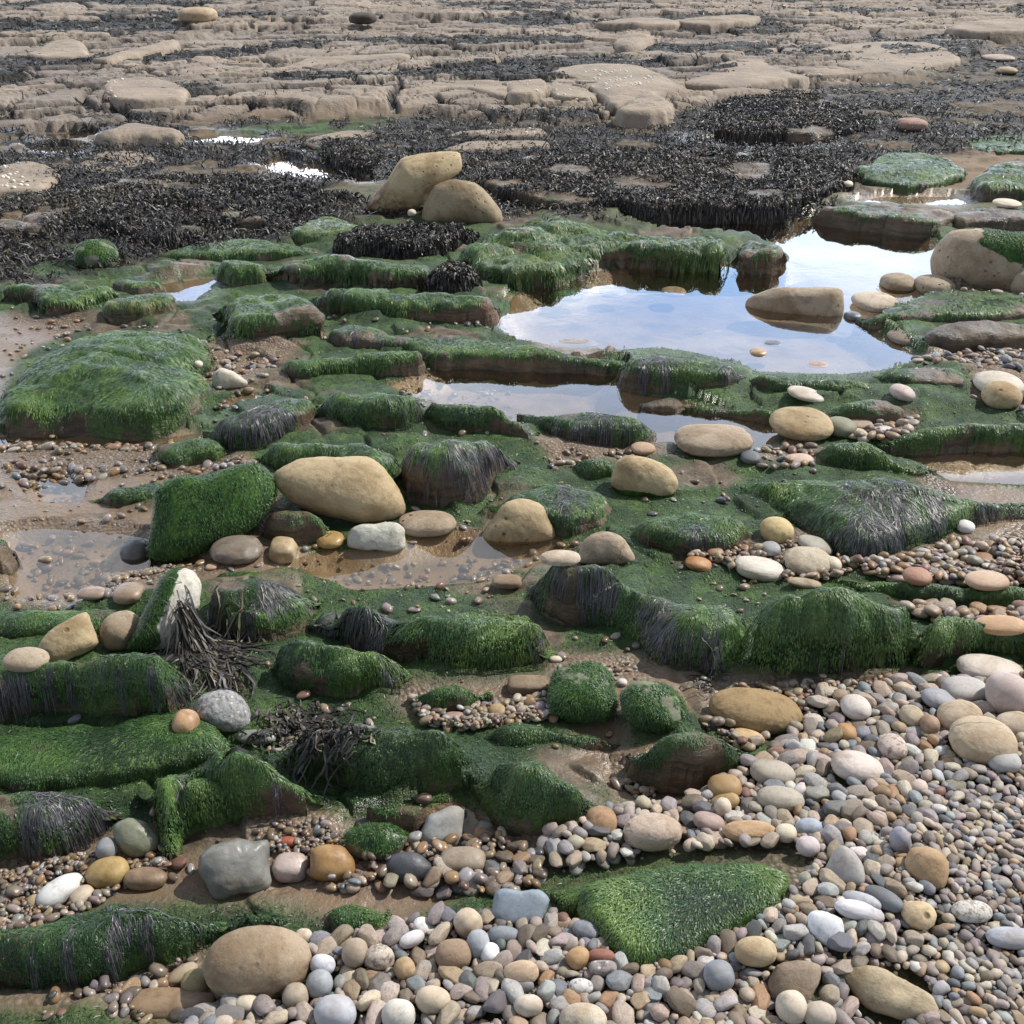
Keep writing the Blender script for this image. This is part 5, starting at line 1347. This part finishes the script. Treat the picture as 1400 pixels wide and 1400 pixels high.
clump('long black wrack hanging down the right side of the white mossy stone', 250, 838, 7, 12, 80, (.1, .32), hang=-.95)
clump('fan of black wrack lying at the foot of the white mossy stone', 285, 888, 20, 14, 170, (.08, .16), hang=-.8)
clump('curly black seaweed on the green rock above the broad dark hump', 425, 1005, 34, 14, 260, (.04, .1))
clump('thin black seaweed strands by the bank top left of the brown oval boulder', 972, 920, 5, 14, 14, (.05, .1))

# ---------------------------------------------------------------- pebbles
PAL = [('cream', (.46, .40, .32)), ('beige', (.385, .32, .25)), ('tan', (.34, .26, .175)), ('orange', (.34, .22, .125)), ('brown', (.21, .165, .125)), ('pinkish', (.37, .31, .28)),
       ('mauve', (.25, .215, .21)), ('pale grey', (.34, .33, .32)), ('blue grey', (.21, .225, .245)), ('dark grey', (.12, .125, .13)), ('white', (.52, .505, .48)), ('rusty red', (.23, .13, .10))]
PW = dict(mix=[.11, .16, .08, .04, .09, .15, .13, .12, .09, .05, .035, .02], warm=[.08, .15, .2, .17, .14, .12, .05, .03, .02, .01, .02, .06], wet=[.06, .12, .18, .14, .2, .08, .07, .05, .04, .04, .02, .04])
SHAPES = [lump_shape(2, rng.uniform(2.0, 2.8), rng.uniform(.04, .11), 4000 + i, int(rng.integers(2, 8))) for i in range(14)]
SHAPES_LO = [lump_shape(1, 2.1, .05, 4100 + i) for i in range(14)]


def drop(poly, dm, dmin, dmax, count, pal, out):
    P = at(*np.array(poly, float).T, .03)
    lo, hi = P.min(0), P.max(0)
    d = np.clip(np.exp(rng.normal(math.log(dm), .5, count)), dmin, dmax)
    d = np.sort(d)[::-1]
    pts = []
    while sum(len(p) for p in pts) < count * 9:
        q = rng.uniform(lo, hi, (count * 12, 2)); q = q[sdpoly(q[:, 0], q[:, 1], P) > .0]; pts.append(q)
    pts = np.concatenate(pts); ci = 0
    ni, nj = H.shape[1], H.shape[0]
    I = ((pts[:, 0] - HX0) / HC).astype(int); J = ((pts[:, 1] - HY0) / HC).astype(int)
    good = (I > 20) & (I < ni - 21) & (J > 20) & (J < nj - 21)
    pts = pts[good]; I = I[good]; J = J[good]
    g0 = bil(CZ, HX0, HY0, .02, pts[:, 0], pts[:, 1])
    pu, pv_, _ = px_of(pts[:, 0], pts[:, 1], .05 + 0 * pts[:, 0])
    lim = .045 - .021 * ss(1130, 1340, pu + 260 * (fbm(pts[:, 0] * 4, pts[:, 1] * 4, 99, 3) - .5)) * ss(990, 1100, pv_)
    rr_ = rng.uniform(0, 1, len(pts)); lim = np.where(rr_ < .06, .045, lim)
    for dd_ in d:
        if ci + 7 >= len(pts): break
        a = dd_ / 2 * rng.uniform(1., 1.45); b = dd_ / 2 * rng.uniform(.72, 1.); c = dd_ / 2 * rng.uniform(.34, .74)
        th = rng.uniform(0, PI); ct, sn = math.cos(th), math.sin(th)
        best = None
        ext = int(a / HC) + 1
        oj, oi = np.mgrid[-ext:ext + 1, -ext:ext + 1]
        lx = (oi * ct + oj * sn) * HC / a; ly = (-oi * sn + oj * ct) * HC / b
        rho = lx * lx + ly * ly; mk = rho < 1
        if mk.sum() < 1: mk = rho <= rho.min()
        lens = c * np.sqrt(np.clip(1 - rho[mk], 0, 1))
        for k in range(ci, ci + 6):
            i, j = I[k], J[k]
            if OCC[j, i] or dd_ > lim[k]: continue
            hh = H[j - ext:j + ext + 1, i - ext:i + ext + 1]
            if OCC[j - ext:j + ext + 1, i - ext:i + ext + 1][mk].mean() > .25: continue
            val = (hh[mk] + lens)
            z = .5 * np.percentile(val, 90) + .5 * val.mean()
            if z - c > g0[k] + .02: continue
            if best is None or z - c < best[0] - c: best = (z, k)
        ci += 6
        if best is None: continue
        z, k = best; z = z - .12 * c
        i, j = I[k], J[k]
        sub = H[j - ext:j + ext + 1, i - ext:i + ext + 1]
        top = z + lens
        sub[mk] = np.maximum(sub[mk], top)
        gxs = (H[j, i + ext] - H[j, i - ext]) if False else 0
        out.append((pts[k, 0], pts[k, 1], z, a, b, c, th, pal))


peb = []
for poly, dm, dmin, dmax, cnt, pal in PEB:
    drop(poly, dm, dmin, dmax, cnt, pal, peb)
pebA = np.array([p[:7] for p in peb]); npb = len(peb)
cidx = np.array([rng.choice(12, p=np.array(PW[p[7]]) / sum(PW[p[7]])) for p in peb])
wetv = np.array([{'mix': .05, 'warm': .4, 'wet': .8}[p[7]] for p in peb])
pcol = np.array([PAL[i][1] for i in cidx]) * rng.uniform(.68, 1.12, (npb, 1)) * (1 + rng.normal(0, .03, (npb, 3)))
pcol = pcol * (1 - .25 * wetv[:, None])
shp = rng.integers(0, 14, npb); tx = rng.normal(0, .22, npb); ty = rng.normal(0, .22, npb)
U, Vv, DEP = px_of(pebA[:, 0], pebA[:, 1], pebA[:, 2])
size = pebA[:, 3] / DEP * FPX * 2
inside = (U > 5) & (U < 1395) & (Vv > 5) & (Vv < 1395)
ii = np.clip(((pebA[:, 0] - HX0) / HC).astype(int), 0, H.shape[1] - 1); jj = np.clip(((pebA[:, 1] - HY0) / HC).astype(int), 0, H.shape[0] - 1)
seen = H[jj, ii] < pebA[:, 2] + pebA[:, 5] * 1.25
score = np.where(inside & seen, size, 0)
ind = np.argsort(-score)[:300]
isind = np.zeros(npb, bool); isind[ind] = True


def rot_shape(Q, a, b, c, th, rx, ry):
    Q = Q * [a, b, c]
    M = np.array(Matrix.Rotation(th, 3, 'Z') @ Matrix.Rotation(rx, 3, 'X') @ Matrix.Rotation(ry, 3, 'Y'))
    return Q @ M.T

Vs, Fs, Cs, Ws = [], [], [], []; base = 0
for k in np.nonzero(~isind)[0]:
    x, y, z, a, b, c, th = pebA[k]
    Q, F = (SHAPES if a > .0075 else SHAPES_LO)[shp[k]]
    Vs.append(rot_shape(Q, a, b, c, th, tx[k], ty[k]) + [x, y, z]); Fs.append(F + base); base += len(Q)
    Cs.append(np.repeat(pcol[k][None], len(Q), 0)); Ws.append(np.full(len(Q), wetv[k]))
me = mesh_np('pebbles', np.concatenate(Vs), np.concatenate(Fs), PM, {'col': np.concatenate(Cs), 'wet': np.concatenate(Ws)})
tag(link(bpy.data.objects.new('pebbles', me)), 'small mixed pebbles filling the shingle bank and the channels between rocks', 'pebbles', kind='stuff')

LAB_USED = {}
SHORT = [(x, y, n) for x, y, n in LAND]
hi_mesh = {}
def peb_mesh(s, mk):
    if (s, mk) not in hi_mesh:
        lr = np.random.default_rng(4000 + s)
        Q, F = lump_shape(4, lr.uniform(2.1, 2.9), lr.uniform(.04, .10), 4000 + s, int(lr.integers(2, 8)))
        hi_mesh[(s, mk)] = mesh_np('pebble', Q, F, SM[mk])
    return hi_mesh[(s, mk)]

names = np.array([(x, y) for x, y, _ in SHORT])
for k in ind:
    x, y, z, a, b, c, th = pebA[k]
    mk = 'wet' if wetv[k] > .3 else ('speck' if rng.uniform() < .12 else 'smooth')
    o = bpy.data.objects.new('pebble', peb_mesh(int(shp[k]), mk)); COL.objects.link(o)
    o.location = (x, y, z); o.scale = (a, b, c)
    o.rotation_euler = (Matrix.Rotation(th, 3, 'Z') @ Matrix.Rotation(tx[k], 3, 'X') @ Matrix.Rotation(ty[k], 3, 'Y')).to_euler()
    o.color = (*np.clip(pcol[k], 0, 1), 1)
    sh = 'round' if a / b < 1.2 else 'oval' if a / b < 1.5 else 'long'
    if c / b < .55: sh = 'flat ' + sh
    sz = 'large ' if size[k] > 38 else 'small ' if size[k] < 24 else ''
    colr = PAL[cidx[k]][0]; colr = colr
    dd = np.hypot(names[:, 0] - x, names[:, 1] - y); od = np.argsort(dd)
    lab = None
    for q in od[:6]:
        ddx, ddy = x - names[q, 0], y - names[q, 1]
        rel = ('right of' if ddx > 0 else 'left of') if abs(ddx) > 1.3 * abs(ddy) else ('behind' if ddy > 0 else 'in front of') if abs(ddy) > 1.3 * abs(ddx) else ('behind and right of' if ddy > 0 and ddx > 0 else 'behind and left of' if ddy > 0 else 'in front and right of' if ddx > 0 else 'in front and left of')
        nm = SHORT[q][2]
        core = ' '.join(nm.split()[:20])
        for cut in (' at ', ' by ', ' with ', ' in ', ' on ', ' below ', ' above ', ' right of ', ' left of ', ' behind ', ' under ', ' lying ', ' standing ', ' beside ', ' touching ', ' between ', ' cut ', ' near ', ' against ', ' tucked ', ' leaning ', ' propping ', ' stuck ', ' half ', ' far ', ' of '):
            if cut in core and len(core.split(cut)[0].split()) >= 2: core = core.split(cut)[0]
        L_ = f'{sz}{sh} {colr} pebble {rel} the {core}'
        if len(L_.split()) <= 16 and L_ not in LAB_USED: lab = L_; break
    if lab is None: lab = L_
    LAB_USED[lab] = 1
    tag(o, lab, 'pebble', 'pebbles on the shore')

# ---------------------------------------------------------------- barnacles and limpets on the upper rocks
bx_ = rng.uniform(-150, 1550, 5200); by_ = rng.uniform(95, 275, 5200)
keep = fbm(bx_ / 70, by_ / 22, 88, 3) > .61
bp = at(bx_[keep], by_[keep], .1)
dg = bpy.context.evaluated_depsgraph_get()
Q0, F0 = ico(1)
Vs, Fs = [], []; base = 0
for x, y in bp:
    d = np.array([x, y, .1 - CAM_H])
    okh, loc, nor, _, ob, _ = scene.ray_cast(dg, Vector((0, 0, CAM_H)), Vector(d).normalized())
    if not okh or ob.name.split('.')[0] not in ('ground', 'rock_slab') or nor.z < .3: continue
    if ob.name.startswith('ground') and terrain(np.array([loc.x]), np.array([loc.y]), True)[1]['wrack'][0] > .4: continue
    s_ = rng.uniform(.004, .016) * (1 + .03 * loc.y)
    Vs.append(Q0 * [s_, s_, s_ * .7] + np.array(loc)); Fs.append(F0 + base); base += len(Q0)
if Vs:
    me = mesh_np('barnacles', np.concatenate(Vs), np.concatenate(Fs), BARN)
    tag(link(bpy.data.objects.new('barnacles', me)), 'white barnacles and limpets dotted over the tan rocks', 'barnacles', kind='stuff')

# ---------------------------------------------------------------- light, sky, camera
SUN_AZ = math.radians(62)      # clockwise from the view direction (+Y) towards the right (+X)
SUN_EL = math.radians(47)
CLOUD_SEED = 7.7
w = bpy.data.worlds.new('World'); scene.world = w; w.use_nodes = True
nt = w.node_tree; nt.nodes.clear()
out = nt.nodes.new('ShaderNodeOutputWorld'); bg = nt.nodes.new('ShaderNodeBackground')
sky = nt.nodes.new('ShaderNodeTexSky'); sky.sky_type = 'NISHITA'; sky.sun_disc = False
sky.sun_elevation = SUN_EL; sky.sun_rotation = SUN_AZ
tc = nt.nodes.new('ShaderNodeTexCoord'); sp = nt.nodes.new('ShaderNodeSeparateXYZ'); nt.links.new(tc.outputs['Generated'], sp.inputs[0])
def wm(op, a, b):
    n = nt.nodes.new('ShaderNodeMath'); n.operation = op
    for v, i in ((a, 0), (b, 1)):
        if hasattr(v, 'is_output'): nt.links.new(v, n.inputs[i])
        else: n.inputs[i].default_value = v
    return n.outputs[0]
zz = wm('ADD', wm('MAXIMUM', sp.outputs[2], 0.0), .10)
cb = nt.nodes.new('ShaderNodeCombineXYZ')
nt.links.new(wm('DIVIDE', sp.outputs[0], zz), cb.inputs[0]); nt.links.new(wm('DIVIDE', sp.outputs[1], zz), cb.inputs[1])
cb.inputs[2].default_value = CLOUD_SEED
nz = nt.nodes.new('ShaderNodeTexNoise'); nz.inputs['Scale'].default_value = .75; nz.inputs['Detail'].default_value = 8; nz.inputs['Roughness'].default_value = .55
nz.inputs['Distortion'].default_value = .3
nt.links.new(cb.outputs[0], nz.inputs['Vector'])
cr = nt.nodes.new('ShaderNodeValToRGB'); cr.color_ramp.elements[0].position = .37; cr.color_ramp.elements[1].position = .6
cr.color_ramp.elements[0].color = (.06, .06, .06, 1)
nt.links.new(nz.outputs[0], cr.inputs[0])
# clouds low in the sky ahead, on the sun's side, are the brightest
lowr = nt.nodes.new('ShaderNodeValToRGB'); el = lowr.color_ramp.elements
el[0].position = 0.0; el[0].color = (1, 1, 1, 1); el[1].position = .75; el[1].color = (.11, .11, .11, 1)
for p_, c_ in ((.22, 1.), (.36, .6), (.5, .26)):
    e_ = el.new(p_); e_.color = (c_, c_, c_, 1)
nt.links.new(wm('MAXIMUM', sp.outputs[2], 0.0), lowr.inputs[0])
ah = wm('ADD', .56, wm('MULTIPLY', sp.outputs[1], .44))
br = wm('MULTIPLY', wm('MULTIPLY', lowr.outputs[0], ah), 27.0)
cc = nt.nodes.new('ShaderNodeCombineXYZ')
for i_, k_ in enumerate((.97, .99, 1.03)): nt.links.new(wm('MULTIPLY', br, k_), cc.inputs[i_])
mx = nt.nodes.new('ShaderNodeMix'); mx.data_type = 'RGBA'
nt.links.new(cr.outputs[0], mx.inputs[0])
thin = nt.nodes.new('ShaderNodeMix'); thin.data_type = 'RGBA'; thin.blend_type = 'ADD'; thin.inputs[0].default_value = 1
cb2 = nt.nodes.new('ShaderNodeCombineXYZ')
for i_, k_ in enumerate((.09, .20, .40)): nt.links.new(wm('MULTIPLY', br, k_), cb2.inputs[i_])
nt.links.new(sky.outputs[0], thin.inputs[6]); nt.links.new(cb2.outputs[0], thin.inputs[7])
nt.links.new(thin.outputs[2], mx.inputs[6]); nt.links.new(cc.outputs[0], mx.inputs[7])
nt.links.new(mx.outputs[2], bg.inputs[0]); bg.inputs[1].default_value = .15
nt.links.new(bg.outputs[0], out.inputs[0])

sl = bpy.data.lights.new('sun', 'SUN'); sl.energy = 4.3; sl.angle = math.radians(.6); sl.color = (1, .95, .87)
so = bpy.data.objects.new('sun', sl); COL.objects.link(so)
sd = Vector((math.sin(SUN_AZ) * math.cos(SUN_EL), math.cos(SUN_AZ) * math.cos(SUN_EL), math.sin(SUN_EL)))
so.rotation_euler = sd.to_track_quat('Z', 'Y').to_euler()

cam = bpy.data.cameras.new('camera'); co = bpy.data.objects.new('camera', cam); COL.objects.link(co)
cam.sensor_width = 36; cam.lens = 36 * FPX / 1400; cam.clip_end = 8000; cam.clip_start = .05
co.location = (0, 0, CAM_H); co.rotation_euler = (PI / 2 - PITCH, 0, 0)
scene.camera = co
scene.view_settings.view_transform = 'Standard'; scene.view_settings.look = 'None'; scene.view_settings.gamma = 1; scene.view_settings.exposure = .22
scene.cycles.max_bounces = 6; scene.cycles.transparent_max_bounces = 8
